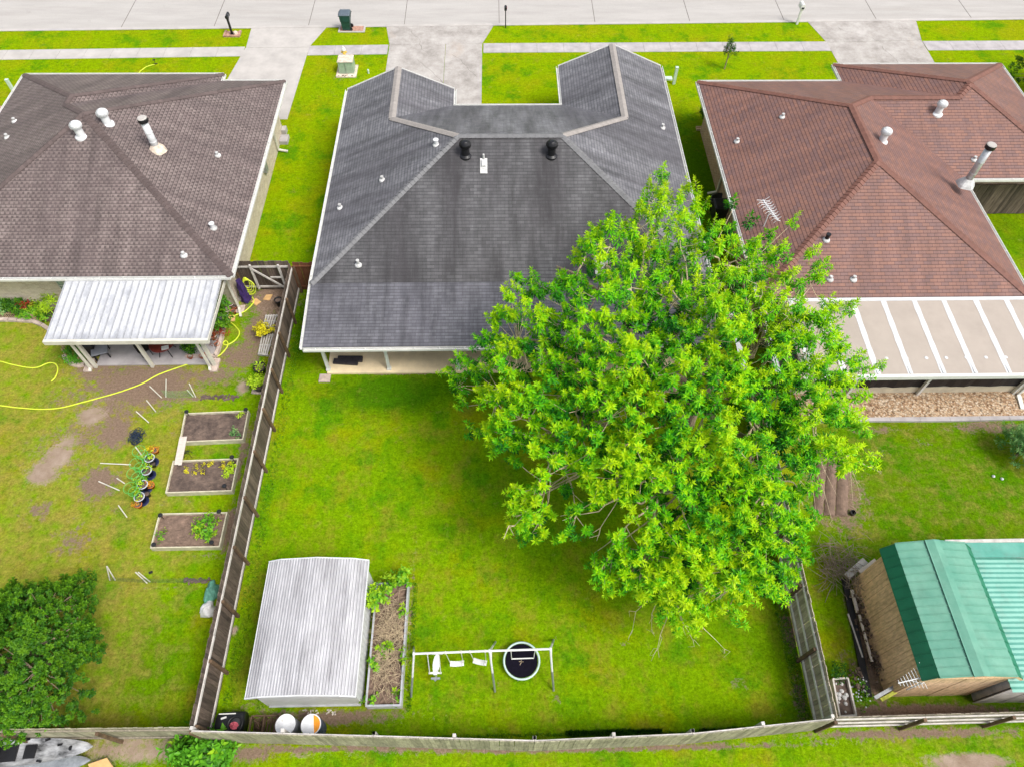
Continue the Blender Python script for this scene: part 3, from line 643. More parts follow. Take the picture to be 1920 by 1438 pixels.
# --- left house
P_, Q_, S_ = (-17.51, 26.8, 5.437), (-19.13, 29.08, 4.75), (-19.13, 28.43, 4.75); yl0, yl1, yl2 = 20.05, 33.55, 34.15; xa, xb, xc = -24.2, -10.82, -14.06
lroof = [[(xa, yl0, e), P_, S_, Q_, (xa, yl2, e)], [Q_, (xc, yl2, e), (xa, yl2, e)], [Q_, S_, (xc, yl1, e), (xc, yl2, e)], [P_, (xb, yl1, e), (xc, yl1, e), S_], [P_, (xb, yl0, e), (xb, yl1, e)], [P_, (xa, yl0, e), (xb, yl0, e)]]
h2 = thing('house', 'cream brick house with mottled taupe shingle hip roof behind a white patio cover', 'house', (-17.5, 26.8, 0))
roof_part(lroof, 'shingle_taupe', h2)
caps([(P_, (xa, yl0, e)), (P_, (xb, yl0, e)), (P_, (xb, yl1, e)), (P_, S_), (S_, Q_), (Q_, (xa, yl2, e)), (Q_, (xc, yl2, e))], 'cap_taupe', h2, .15)
gutter([((xa, yl0, e), (xb, yl0, e)), ((xb, yl0, e), (xb, yl1, e)), ((xb, yl1, e), (xc, yl1, e)), ((xc, yl1, e), (xc, yl2, e)), ((xc, yl2, e), (xa, yl2, e)), ((xa, yl2, e), (xa, yl0, e))], h2)
walls([(-23.6, 20.6), (-11.45, 20.6), (-11.45, 33.0), (-14.6, 33.0), (-14.6, 33.6), (-23.6, 33.6)], 2.52, 'brick_cream', h2)
soffit([(xa, yl0), (xb, yl0), (xb, yl1), (xc, yl1), (xc, yl2), (xa, yl2)], 2.5, h2)
turbine(onroof(152, 254, lroof), h2); turbine(onroof(201, 231, lroof), h2)
flue(onroof(294, 280, lroof), G(263, 222, 5.6), h2, .15, True)
for px, py in ((408, 292), (345, 479), (28, 228), (14, 258)): vent_pipe(onroof(px, py, lroof), h2, .2)
vent_pipe(onroof(400, 428, lroof), h2, .3, .09, 'white_metal', .2)
for px, py in ((46, 257),): pass
g0 = G(100, 535, 1.6)
s = M(); s.box(-18.4, -16.9, 20.55, 20.62, .95, 2.15); wn_ = s.build('window', 'glass_pale', h2)
s = M()
for i in range(6): s.box(-18.43+i*.3, -18.41+i*.3+.01, 20.53, 20.56, .95, 2.15)
for i in range(5): s.box(-18.4, -16.9, 20.53, 20.56, .95+i*.3-.012, .95+i*.3+.012)
s.build('window_frame', 'cream_paint', wn_)
s = M(); s.box(-15.2, -13.3, 20.55, 20.62, .05, 2.1); s.build('patio_door', 'glass_dark', h2)
downspout((-11.36, 31.2, 2.5), h2, 2.35, (1, 0)); downspout((-11.30, 20.45, 2.5), h2, 2.35, (.3, -1))
s = M(); s.cyl((-11.44, 28.6, 2.4), (-11.4, 28.6, .7), .03, .03, 8); s.box(-11.44, -11.25, 28.45, 28.75, .9, 1.5); s.build('electric_meter', 'steel_grey', h2)
s = M(); s.box(-11.43, -11.37, 24.9, 25.05, 1.5, 1.62); s.build('wall_light', 'white_paint', h2)
gs = G(530, 262); s = M(); s.box(-11.44, gs.x+.35, gs.y-.45, gs.y+.15, 0, .2); s.build('door_step', 'concrete_grey', h2)
s = M(); s.box(-11.44, gs.x+.15, gs.y+.35, gs.y+.75, 0, .3); s.build('door_step', 'concrete', h2)
# --- right house
R1, R2, Bw, Be, C1, C2 = (15.925, 24.075, 4.927), (15.925, 27.905, 4.927), (17.58, 29.56, 4.22), (21.77, 29.56, 4.22), (22.425, 30.425, 4.50), (22.425, 30.215, 4.50)
rroof = [[(10.45, 18.6, e), R1, R2, (10.45, 33.38, e)], [(10.45, 18.6, e), (21.4, 18.6, e), R1], [R1, (21.4, 18.6, e), (21.4, 25.74, e), Bw, R2], [(10.45, 33.38, e), R2, Bw, Be, (17.95, 33.38, e)],
         [(17.95, 34.9, e), (17.95, 33.38, e), Be, C2, C1], [C1, (26.9, 34.9, e), (17.95, 34.9, e)], [(21.4, 25.74, e), (26.9, 25.74, e), C2, Be, Bw], [C2, (26.9, 25.74, e), (26.9, 34.9, e), C1]]
h3 = thing('house', 'tan brick house with rust brown shingle hip roof', 'house', (18, 27, 0))
roof_part(rroof, 'shingle_rust', h3)
caps([(R1, (10.45, 18.6, e)), (R1, (21.4, 18.6, e)), (R1, R2), (R2, (10.45, 33.38, e)), (R2, Bw), (Bw, Be), (Be, C2), (C1, (17.95, 34.9, e)), (C1, (26.9, 34.9, e)), (C2, (26.9, 25.74, e)), (C1, C2)], 'cap_rust', h3, .17)
gutter([((10.45, 33.38, e), (10.45, 18.6, e)), ((10.45, 18.6, e), (21.4, 18.6, e)), ((21.4, 18.6, e), (21.4, 25.74, e)), ((21.4, 25.74, e), (26.9, 25.74, e)), ((26.9, 25.74, e), (26.9, 34.9, e)), ((26.9, 34.9, e), (17.95, 34.9, e)), ((17.95, 34.9, e), (17.95, 33.38, e)), ((17.95, 33.38, e), (10.45, 33.38, e))], h3)
walls([(11.05, 19.2), (20.8, 19.2), (20.8, 26.3), (26.3, 26.3), (26.3, 34.3), (18.5, 34.3), (18.5, 32.8), (11.05, 32.8)], 2.52, 'brick_tan', h3)
soffit([(10.45, 18.6), (21.4, 18.6), (21.4, 25.74), (26.9, 25.74), (26.9, 34.9), (17.95, 34.9), (17.95, 33.38), (10.45, 33.38)], 2.5, h3)
turbine(onroof(1654, 264, rroof), h3, 'turbine_white', .95); turbine(onroof(1758, 212, rroof), h3, 'turbine_white', .95)
flue(onroof(1812, 343, rroof), G(1862, 266, 5.3), h3, .15)
for px, py in ((1467, 220), (1382, 266), (1556, 524), (1600, 524), (1826, 300)): vent_pipe(onroof(px, py, rroof), h3, .2)
vent_pipe(onroof(1549, 450, rroof), h3, .35, .08, 'black_metal', .2)
p = onroof(1432, 425, rroof); s = M(); top = p+Vector((0, 0, .9)); s.cyl(p-Vector((0, 0, .1)), top, .025, .025, 6)
bd = Vector((.25, -.9, 0)).normalized(); s.cyl(top-bd*.65, top+bd*.65, .028, .028, 6); pr = Vector((bd.y, -bd.x, .0))
for k in range(9):
    c = top+bd*(-.6+k*.15); L = .34-.02*k
    s.cyl(c-pr*L-Vector((0, 0, .12)), c+pr*L+Vector((0, 0, .12)), .012, .012, 5); s.cyl(c-pr*L*.7+Vector((0, 0, .15)), c+pr*L*.7-Vector((0, 0, .15)), .010, .010, 5)
s.build('antenna', 'white_metal', h3)
downspout((10.98, 27.7, 2.5), h3, 2.3, (-1, 0)); 
s = M(); g = G(1312, 243); s.box(g.x-.2, g.x+.75, g.y-.14, g.y-.09, 0, .1); s.box(g.x-.2, g.x+.75, g.y+.09, g.y+.14, 0, .1); s.box(g.x-.2, g.x+.75, g.y-.09, g.y+.09, 0, .03); s.build('splash_block', 'lattice_wood', h3)
s = M(); g = G(1838, 345, 1.2); s.box(21.6, 21.95, 26.2, 26.298, 1.1, 1.6); s.build('electric_meter', 'pale_green', h3)
# ------------------------------------------------------------------ patio covers
pc = thing('patio_cover', 'white ribbed metal patio cover behind the cream brick house', 'patio cover', (-14.3, 18.6, 0))
x0, x1, y0, y1, z0, z1 = -17.45, -11.22, 17.12, 20.28, 2.22, 2.5
m_, nt, bs = _base('cover_white'); f = noise(nt, vec(nt, 'pos', (1.6, .7, 1)), 1.5, 7, .75); sy = nt.nodes.new('ShaderNodeSeparateXYZ'); nt.links.new(vec(nt, 'pos'), sy.inputs[0])
ed = math_(nt, 'MAXIMUM', ramp(nt, math_(nt, 'SUBTRACT', sy.outputs[1], 17.12), [(0, .62), (.14, 1)][::1]) if False else math_(nt, 'SUBTRACT', 1, math_(nt, 'MULTIPLY', math_(nt, 'SUBTRACT', sy.outputs[1], 17.1), 2.2), True), math_(nt, 'MULTIPLY', math_(nt, 'SUBTRACT', sy.outputs[1], 19.75), 1.6, True))
c = mix(nt, (.50, .51, .53), (.25, .26, .29), ramp(nt, math_(nt, 'ADD', f, math_(nt, 'MULTIPLY', ed, .16)), [(.50, 0), (.72, .85)])); nt.links.new(c, bs.inputs['Base Color']); bs.inputs['Roughness'].default_value = .45
s = M(); s.poly([(x0, y0, z0), (x1, y0, z0), (x1, y1, z1), (x0, y1, z1)]); s.poly([(x0, y0, z0-.05), (x0, y1, z1-.05), (x1, y1, z1-.05), (x1, y0, z0-.05)]); s.build('roof_panel', 'cover_white', pc)
s = M(); n = 23
for i in range(n+1):
    x = x0+.02+(x1-x0-.04)*i/n; s.beam((x, y0, z0+.015), (x, y1, z1+.015), .04, .05)
s.build('standing_seam', 'seam_grey', pc)
s = M(); s.box(x0-.03, x1+.03, y0-.12, y0-.004, z0-.16, z0+.04); s.box(x0-.03, x0-.001, y0-.004, y1, z0-.14, z0+.03); s.box(x1+.001, x1+.03, y0-.004, y1, z0-.14, z0+.03); s.build('gutter', 'cream_paint', pc)
for bp, tx in ((175, -16.62), (288, -14.3), (400, -11.75)):
    s = M(); s.box(tx-.06, tx+.06, 17.38, 17.50, .0, 2.2); s.build('post', 'cream_paint', pc)
for tx in (-16.75, -11.88): downspout((tx, 17.3, 2.1), pc, 1.95, (0, -1), 'cream_paint', .12)
s = M(); s.box(-16.6, -11.9, 17.5, 20.55, -.03, .06); struct(s, 'patio_slab', 'concrete_grey')
sb0 = None
for (px, py, lab) in ((169, 686, 'concrete splash block with raised lip by the left post of the white patio cover'), (404, 686, 'concrete splash block by the right post of the white patio cover')):
    g = G(px, py); s = M(); s.box(g.x-.15, g.x+.15, g.y-.32, g.y+.32, 0, .05); s.box(g.x-.15, g.x-.11, g.y-.32, g.y+.32, .05, .09); s.box(g.x+.11, g.x+.15, g.y-.32, g.y+.32, .05, .09); s.box(g.x-.11, g.x+.11, g.y+.27, g.y+.32, .05, .09)
    solo(s, 'splash_block', 'stone_edge', lab, 'splash block', 'splash blocks under the patio downspouts')
pc = thing('patio_cover', 'flat tan patio cover with white sealed seams behind the rust roofed house', 'patio cover', (16.5, 16.8, 0))
x0, x1, y0, y1, z0, z1 = 11.3, 22.0, 14.92, 18.52, 2.42, 2.56
s = M(); s.prism([(x0, y0), (x1, y0), (x1, y1), (x0, y1)], 0, .08); s.v = [(a, b, c_+z0+(z1-z0)*(b-y0)/(y1-y0)) for a, b, c_ in s.v]; s.build('roof_panel', 'tan_panel', pc)
seams = [G(px, 690, 2.5).x for px in (1642, 1703, 1765, 1824, 1888)]; stp = (seams[-1]-seams[0])/4; seams = [seams[0]-stp*i for i in range(4, 0, -1)]+seams+[seams[-1]+stp]
s = M()
for i, x in enumerate(seams):
    yy = [y0+.02+(y1-y0-.04)*k/14 for k in range(15)]; wv = [.10+.008*math.sin(k*1.7+i*2.1)+.012*random.random() for k in range(15)]
    for k in range(14):
        z = lambda y: z0+.086+(z1-z0)*(y-y0)/(y1-y0)
        s.poly([(x-wv[k], yy[k], z(yy[k])), (x+wv[k], yy[k], z(yy[k])), (x+wv[k+1], yy[k+1], z(yy[k+1])), (x-wv[k+1], yy[k+1], z(yy[k+1]))])
    s.box(x-.03, x+.03, y0+.02, y1-.03, z0+.06, z0+.11)
for i in range(14):
    x = x0+.3+i*.76
    if x < x1-.3: s.lathe((x, y0+.72, z0+.115), [(.07, 0), (.05, .006), (0, .008)], 10)
s.box(x0, x1, y1-.14, y1+.02, z1+.06, z1+.10); s.build('seam_sealant', 'seal_white', pc)
s = M(); s.box(x0-.02, x1+.02, y0-.13, y0-.003, z0-.08, z0+.10); s.box(x0-.02, x1+.02, y0-.06, y0-.003, z0-.2, z0-.081); s.build('gutter', 'white_paint', pc)
s = M(); s.box(x0+.1, x1-.1, 15.72, 15.84, 0, .42); s.build('knee_wall', 'stucco_cream', pc)
s = M(); nn = 40
for i in range(nn):
    a = x0+.1+(x1-x0-.2)*i/nn; b = x0+.1+(x1-x0-.2)*(i+1)/nn; f = lambda x: 15.74+.02*math.sin(x*5)+.015*math.sin(x*13)
    s.poly([(a, f(a), .42), (b, f(b), .42), (b, 15.7, 2.35), (a, 15.7, 2.35)])
s.build('insect_screen', 'black_mesh', pc)
for x in (11.45, 14.1, 17.0, 20.95): s = M(); s.box(x-.05, x+.05, 15.58, 15.69, 0, 2.38); s.build('post', 'white_paint', pc)
s = M(); s.box(11.4, 21.9, 15.86, 19.15, -.03, .05); struct(s, 'patio_slab', 'concrete_grey')
g = G(1905, 745); s = M(); s.beam((21.1, 15.5, .09), (21.0, 14.85, .05), .16, .10); s.beam((21.1, 15.55, 2.3), (21.1, 15.55, .1), .1, .1, up=(0, 1, 0)); s.build('downspout', 'white_paint', pc)
# gravel bed with concrete edge
mg, nt, bs = _base('gravel'); pv = vec(nt, 'pos'); vo = nt.nodes.new('ShaderNodeTexVoronoi'); vo.inputs['Scale'].default_value = 14; nt.links.new(pv, vo.inputs['Vector'])
sc_ = nt.nodes.new('ShaderNodeSeparateColor'); nt.links.new(vo.outputs['Color'], sc_.inputs[0])
c = ramp(nt, sc_.outputs[0], [(0, (.28, .16, .085)), (.35, (.43, .28, .16)), (.7, (.53, .39, .255)), (1, (.62, .51, .39))]); c = mix(nt, c, ramp(nt, vo.outputs['Distance'], [(.25, 1), (.8, .5)]), 1., 'MULTIPLY'); nt.links.new(c, bs.inputs['Base Color']); bs.inputs['Roughness'].default_value = .8; bump(nt, bs, vo.outputs['Distance'], -.8, .05)
s = M(); s.box(12.0, 22.5, 14.55, 15.72, -.02, .05); struct(s, 'gravel_bed', 'gravel')
s = M()
for i in range(260):
    s2 = Vector((random.uniform(12.2, 22), random.uniform(14.6, 15.65), .05)); r = random.uniform(.03, .055)
    s.lathe(s2, [(r, 0), (r*.9, r*.4), (r*.3, r*.65)], 5)
tag(s.build('loose_pebbles', 'gravel'), kind='stuff')
s = M()
for i in range(9):
    a = 11.9+i*1.2; s.prism([(a, 14.36+.02*math.sin(i)), (a+1.19, 14.36+.02*math.sin(i+1)), (a+1.19, 14.54), (a, 14.54)], -.02, .10)
struct(s, 'concrete_edging', 'concrete_grey')
# ------------------------------------------------------------------ fences
def fence(label, pts, side, board='fence_dark', rail='rail_grey', post='rail_brown', h=1.83, rails=(.28, 1.55), step=1.83, cat='fence', name='wooden_fence', posth=1.62, railw=.09, bw=.142, jit=.03, posts=None, group=None):
    """pickets along pts; side=+1 puts rails and posts to the left of the run"""
    c = Vector((pts[0][0], pts[0][1], 0)); t = thing(name, label, cat, c, group)
    bo = M(); ras = [M() for _ in rails]; pl = []
    for a, b in zip(pts[:-1], pts[1:]):
        a, b = Vector((a[0], a[1], 0)), Vector((b[0], b[1], 0)); d = (b-a).normalized(); nrm = Vector((-d.y, d.x, 0))*side; L = (b-a).length
        n = int(L/bw)
        for i in range(n):
            cc = a+d*(L*(i+.5)/n)+nrm*random.uniform(-.004, .004); hh = h+random.uniform(-jit, jit); z0 = .03+random.uniform(0, .03)
            tl = random.uniform(-.01, .01)
            w2 = L/n/2*.94; p0 = cc-d*w2; p1 = cc+d*w2; th = nrm*.011
            vs = [p0-th, p1-th, p1+th, p0+th]; top = [v+Vector((0, 0, hh))+d*tl for v in vs]; bot = [v+Vector((0, 0, z0)) for v in vs]
            bo.add(bot+top, [(0, 3, 2, 1), (4, 5, 6, 7), (0, 1, 5, 4), (1, 2, 6, 5), (2, 3, 7, 6), (3, 0, 4, 7)])
        k = max(1, round(L/step)) if posts is None else 0
        for i in range(k+1): pl.append((a+d*(L*i/k), nrm, d))
        seg = max(1, round(L/2.4))
        for z, ra in zip(rails, ras):
            for i in range(seg):
                p = a+d*(L*i/seg)+nrm*.038; q = a+d*(L*(i+1)/seg-.012)+nrm*.038; dz = random.uniform(-.012, .012)
                ra.beam(p+Vector((0, 0, z+dz)), q+Vector((0, 0, z-dz)), .038, railw)
    bo.build('pickets', board, t)
    for ra in ras: ra.build('rail', rail, t)
    for p, nrm, d in pl:
        s = M(); c_ = p+nrm*.108; s.rbox((c_.x, c_.y, -.1), .09, .09, posth+.1, math.atan2(d.y, d.x)); s.build('post', post, t)
    return t
XF = -8.86
fence('long dark weathered wooden fence with grey rails dividing the two back yards', [(XF, 21.45), (XF, 3.55)], 1, railw=.10)
# gate fence between the two houses
fence('red brown fence panel joining the gate to the grey roofed house', [(-7.0, 21.58), (-8.80, 21.58)], 1, board='fence_red', rail='fence_red', post='fence_red', h=1.75)
t = fence('dark wooden fence with diagonal braced gate behind the cream brick house', [(-8.95, 21.62), (-11.3, 21.62)], 1, board='fence_dark', h=1.8, rails=(.25, 1.5), step=2.4)
s = M(); ya = 21.50
s.beam((-10.6, ya, .2), (-10.6, ya, 1.7), .08, .08, up=(0, 1, 0)); s.beam((-9.4, ya, .2), (-9.4, ya, 1.7), .08, .08, up=(0, 1, 0)); s.beam((-10.55, ya-.05, 1.5), (-9.45, ya-.05, .35), .03, .09); s.beam((-9.9, ya-.02, .95), (-9.4, ya-.02, .95), .03, .09)
s.build('gate_frame', 'rail_grey', t)
# rear fences
fence('greenish weathered rear fence with the kayaks lying behind it', [(XF-.02, 3.50), (-19.5, 3.58)], 1, board='fence_green', rail='fence_pale', post='rail_brown', rails=(.3, 1.6), jit=.04, step=2.4)
fence('long grey green rear picket fence behind the metal shed and swing set', [(XF+.06, 3.37), (-3.64, 3.15), (.9, 2.95), (5.4, 3.05), (9.5, 3.36)], 1, board='fence_green', rail='rail_grey', post='rail_grey', rails=(.3, 1.77), jit=.012, step=2.3, railw=.05, posth=1.86)
fence('pale three rail fence behind the green roofed barn', [(17.5, 3.50), (9.64, 3.44)], 1, board='fence_pale', rail='rail_grey', post='rail_brown', rails=(.35, .95, 1.6), step=2.4, jit=.03)
fence('pale three rail fence between the big tree and the green roofed barn', [(9.62, 3.42), (9.95, 15.2)], 1, board='fence_light', rail='rail_light', post='rail_brown', rails=(.3, .9, 1.6), railw=.085)
gy_ = G(1870, 402).y
fence('brown board fence beside the back wing of the rust roofed house', [(21.0, gy_), (31, gy_)], 1, board='fence_dark', rail='rail_grey', rails=(.3, 1.5))
# ------------------------------------------------------------------ trees
OUT = [(830, 700), (850, 640), (925, 625), (920, 595), (952, 515), (1010, 505), (1035, 530), (1055, 505), (1095, 520), (1110, 490), (1070, 455), (1110, 410), (1165, 395), (1195, 400), (1190, 350), (1215, 315), (1245, 305), (1262, 330), (1300, 330), (1325, 360),
       (1325, 420), (1360, 425), (1380, 440), (1400, 420), (1430, 450), (1455, 415), (1490, 420), (1500, 450), (1560, 450), (1568, 500), (1545, 530), (1500, 570), (1560, 560), (1618, 550), (1605, 585), (1560, 600), (1595, 620), (1600, 660), (1660, 672), (1640, 700), (1590, 710), (1600, 750), (1625, 790), (1605, 830), (1630, 870), (1590, 880),
       (1545, 850), (1520, 890), (1545, 940), (1510, 985), (1515, 1050), (1490, 1100), (1460, 1125), (1420, 1110), (1385, 1160), (1345, 1130), (1300, 1175), (1255, 1170), (1235, 1110), (1185, 1110), (1140, 1120), (1105, 1060), (1125, 1030), (1085, 1000), (1045, 1020), (1050, 985), (990, 1010), (945, 960), (955, 925), (1040, 880), (1085, 865), (1020, 850), (935, 850), (900, 800), (868, 795), (905, 760), (860, 740)]
HOLES = [(990, 697, 32, 12), (895, 745, 26, 12), (1072, 918, 52, 33), (1048, 965, 30, 36), (1150, 972, 60, 34), (1118, 1016, 27, 24), (1190, 1000, 26, 34), (1300, 880, 18, 22), (1240, 800, 22, 16), (1330, 780, 20, 18), (1290, 690, 18, 16), (1150, 680, 20, 14), (1425, 640, 24, 40), (985, 745, 40, 12), (1110, 545, 26, 30), (1195, 760, 26, 14), (1215, 960, 16, 30), (1270, 560, 16, 14), (1350, 700, 20, 16), (1400, 800, 22, 14)]
TC = np.array((5.7, 14.2)); TRX, TRY = 7.9, 8.6
def vn(x, y, s):      # smooth pseudo noise in metres
    return (math.sin(x*1.9*s+1.3)+math.sin(y*2.3*s-.7)+math.sin((x+y)*1.55*s+2.1)+math.sin((x-y)*2.7*s))/4
def PX(w_):
    c_ = RM.T @ (np.array(w_)-np.array((0, 0, H))); return 960+FP*c_[0]/-c_[2], 719-FP*c_[1]/-c_[2]
def dome(x, y):
    r2 = ((x-TC[0])/TRX)**2+((y-TC[1])/TRY)**2
    return 3.0+4.9*max(0., 1-r2)**.62+.85*vn(x, y, 1.0)+.35*vn(x+9, y, 2.6)-(max(0, r2-1))*1.2
def seg_d(x, y, a, b):
    dx, dy = b[0]-a[0], b[1]-a[1]; t_ = max(0, min(1, ((x-a[0])*dx+(y-a[1])*dy)/(dx*dx+dy*dy+1e-9))); return math.hypot(x-a[0]-t_*dx, y-a[1]-t_*dy)
pts = []; tries = 0; cells = {}
while len(pts) < 1120 and tries < 60000:
    tries += 1; px, py = random.uniform(825, 1665), random.uniform(300, 1180)
    if not in_poly((px, py), OUT): continue
    if any(((px-a)/c_)**2+((py-b)/d_)**2 < 1 for a, b, c_, d_ in HOLES): continue
    ed_ = min(seg_d(px, py, OUT[i_-1], OUT[i_]) for i_ in range(len(OUT)))
    if ed_ < 62 and vn(px/75, py/75, 1.9)+.25*vn(px/22, py/22, 1.7) < -.05-.5*(ed_-20)/62 and ed_ > 4 and random.random() < .9: continue
    k = (int(px//14), int(py//14))
    if any((px-q[0])**2+(py-q[1])**2 < 18.6**2 for i in (-1, 0, 1, -2, 2) for j in (-1, 0, 1, -2, 2) for q in cells.get((k[0]+i, k[1]+j), [])): continue
    z = 5.
    for _ in range(40):
        w_ = G(px, py, z); z += .5*(dome(w_.x, w_.y)-z)
    if abs(dome(w_.x, w_.y)-z) > .35 or z > 8.6: z = 5.9+.5*vn(px/60, py/60, 1); w_ = G(px, py, z)
    cells.setdefault(k, []).append((px, py)); pts.append((w_.x, w_.y, z, px, py))
for a_, b_ in ((1245, 312), (1240, 330), (1250, 350), (1243, 368), (1217, 345), (1208, 365), (1226, 385), (1258, 372), (1200, 398), (1215, 410), (1285, 345), (1300, 352), (1270, 385), (1240, 395), (1308, 375), (1320, 400), (1335, 430), (1378, 372), (1385, 440), (1420, 455), (1450, 440), (1485, 430), (1530, 470), (1555, 470), (1545, 500)):
    z = 6.9 if a_ < 1350 else 6.0; w_ = G(a_, b_, z); pts.append((w_.x, w_.y, z, a_, b_))
pts = np.array(pts)
top = pts[:, :3].copy(); nT = len(top)
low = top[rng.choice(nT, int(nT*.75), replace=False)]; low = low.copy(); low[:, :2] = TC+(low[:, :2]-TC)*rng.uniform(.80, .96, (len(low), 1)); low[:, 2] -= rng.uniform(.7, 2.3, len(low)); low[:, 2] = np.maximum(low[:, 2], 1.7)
top[:, 2] += rng.normal(0, .34, nT)
keep = []
for q in low:
    a_, b_ = PX(q); keep.append(in_poly((a_, b_), OUT) and not any(((a_-a)/c_)**2+((b_-b)/d_)**2 < 1.1 for a, b, c_, d_ in HOLES))
low = low[np.array(keep)]
HB = np.vstack([top, low]); out2 = (HB[:, :2]-TC)/np.array([TRX, TRY])
AX = np.hstack([out2*.55-np.array([[0, .12]]), np.full((len(HB), 1), .9)])+rng.normal(0, .18, (len(HB), 3))
Ls = rng.uniform(.5, 1.05, len(HB)); AXn = AX/np.linalg.norm(AX, axis=1, keepdims=True)
age = np.concatenate([np.clip(rng.normal(.26, .18, nT)+.25*np.array([-vn(x, y, 1.0) for x, y, z in top]), 0, .8), np.clip(rng.normal(.75, .12, len(low)), .4, 1)])  # older tint in hollows and inner shoots also paints the crown's gap shade
yel = [(1440, 560, 80), (1180, 840, 50), (1590, 840, 60), (1270, 1100, 90), (1340, 590, 45), (980, 930, 50), (1250, 400, 70)]
for i in range(nT):
    if any((pts[i, 3]-a)**2+(pts[i, 4]-b)**2 < r*r for a, b, r in yel): age[i] = max(0, age[i]-.22)
TB = Vector((7.4, 14.4, 0))
ht = thing('broadleaf_tree', 'huge bright green spreading tree overhanging the grey roof and the right fence', 'tree', TB)
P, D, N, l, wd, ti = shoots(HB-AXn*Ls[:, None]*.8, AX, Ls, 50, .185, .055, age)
SB, SA, SG = [], [], []
for i in range(nT):
    for k in range(3):
        a_ = random.uniform(0, 6.283); r_ = random.uniform(.14, .30); SB.append(HB[i]+np.array((r_*math.cos(a_), r_*math.sin(a_), -random.uniform(.10, .42)))); SA.append(AXn[i]+np.array((.6*math.cos(a_), .6*math.sin(a_), 0))); SG.append(min(1, max(0, age[i]+random.uniform(.0, .28))))
SB, SA = np.array(SB), np.array(SA); sl_ = rng.uniform(.18, .38, len(SB)); SAn = SA/np.linalg.norm(SA, axis=1, keepdims=True)
sub = shoots(SB-SAn*sl_[:, None]*.8, SA, sl_, 24, .165, .050, np.array(SG))
P, D, N, l, wd, ti = (np.concatenate([a_, b_]) for a_, b_ in zip((P, D, N, l, wd, ti), sub))
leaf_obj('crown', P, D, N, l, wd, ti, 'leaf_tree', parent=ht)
def curve(a, b, sag=.0, n=6, j=.08):
    a, b = Vector(a), Vector(b); L = (b-a).length; o_ = []
    for i in range(n+1):
        t_ = i/n; p = a.lerp(b, t_)+Vector((0, 0, sag*4*t_*(1-t_)))
        if 0 < i < n: p += Vector((random.gauss(0, 1), random.gauss(0, 1), random.gauss(0, 1)))*j*L/n
        o_.append(p)
    return o_
tr = M(); limbs = []
tr.tube([TB-Vector((0, 0, .15)), TB+Vector((.03, 0, .4)), TB+Vector((.05, .05, 1.3))], [.34, .25, .22], 12)
for k in range(9):
    an = k*2*math.pi/9+.3; R = .62; q = Vector((TC[0]+TRX*R*math.cos(an), TC[1]+TRY*R*math.sin(an), 0)); q.z = dome(q.x, q.y)-1.5
    c_ = curve(TB+Vector((.05, .05, 1.1)), q, .9, 8, .35); rr = [.16-.12*i/8 for i in range(9)]; tr.tube(c_, rr, 8); limbs += [(p, r) for p, r in zip(c_[2:], rr[2:])]
c_ = curve(TB+Vector((.05, .05, 1.1)), (6.2, 14.8, 6.3), .2, 7, .3); tr.tube(c_, [.15-.015*i for i in range(8)], 8); limbs += [(p, .06) for p in c_[2:]]
tr.build('trunk', 'bark', ht, smooth=True)
sec = []; br_ = M()
for i in rng.choice(nT, 95, replace=False):
    q = Vector(top[i])-Vector((0, 0, .9)); q.xy = Vector(TC)+(q.xy-Vector(TC))*.95
    p, r = min(limbs, key=lambda a: (a[0]-q).length); cc = curve(p, q, .15, 5, .2); rr = [.042-.006*k for k in range(6)]; br_.tube(cc, rr, 6); sec += cc[2:]
br_.build('branch', 'bark_pale', ht, smooth=True)
tw = M(); secn = np.array([tuple(p) for p in sec])
for i in range(len(HB)):
    b0 = HB[i]-AXn[i]*Ls[i]*.8; j = np.argmin(((secn-b0)**2).sum(1)); q = Vector(b0); tip = Vector(HB[i])
    if (secn[j]-b0)@(secn[j]-b0) > 9: continue
    mid = Vector(secn[j]).lerp(q, .55)-Vector((0, 0, .06)); tw.tube([secn[j], mid, q, tip], [.014, .011, .008, .004], 4)
def pxtwig(s, lst, z0, z1, r=.014, fork=2):
    n = len(lst); pp = [G(a, b, z0+(z1-z0)*i/(n-1)) for i, (a, b) in enumerate(lst)]; s.tube(pp, [r*(1-.75*i/(n-1)) for i in range(n)], 5)
    for _ in range(fork):
        i = random.randrange(1, n); a = pp[i]; d_ = (pp[i]-pp[i-1]).normalized(); s.tube([a, a+d_*.15+Vector((random.uniform(-.12, .12), random.uniform(-.12, .12), 0)), a+d_*.3+Vector((random.uniform(-.25, .25), random.uniform(-.2, .2), -.05))], [r*.5, r*.35, r*.15], 4)
for lst in ([(1275, 1120), (1295, 1150), (1320, 1178), (1343, 1200), (1358, 1216)], [(1270, 1130), (1276, 1160), (1292, 1185), (1300, 1202)], [(1258, 1120), (1250, 1160), (1238, 1190), (1233, 1215), (1236, 1232)], [(1240, 1110), (1215, 1125), (1192, 1146), (1186, 1180)], [(1235, 1120), (1222, 1150), (1222, 1180)], [(1268, 1130), (1282, 1170), (1305, 1182)]): pxtwig(tw, lst, 3.2, 1.4, .016, 4)
for lst in ([(1505, 800), (1520, 860), (1545, 920), (1560, 975)], [(1515, 810), (1535, 850), (1545, 880), (1570, 930)], [(1560, 830), (1585, 850), (1605, 900), (1612, 925)], [(1545, 820), (1590, 855), (1630, 875), (1645, 882)], [(1590, 840), (1595, 890), (1600, 950)], [(1530, 800), (1520, 880), (1530, 960)], [(1480, 850), (1500, 900), (1498, 960)]): pxtwig(tw, lst, 3.6, 1.9, .014, 3)
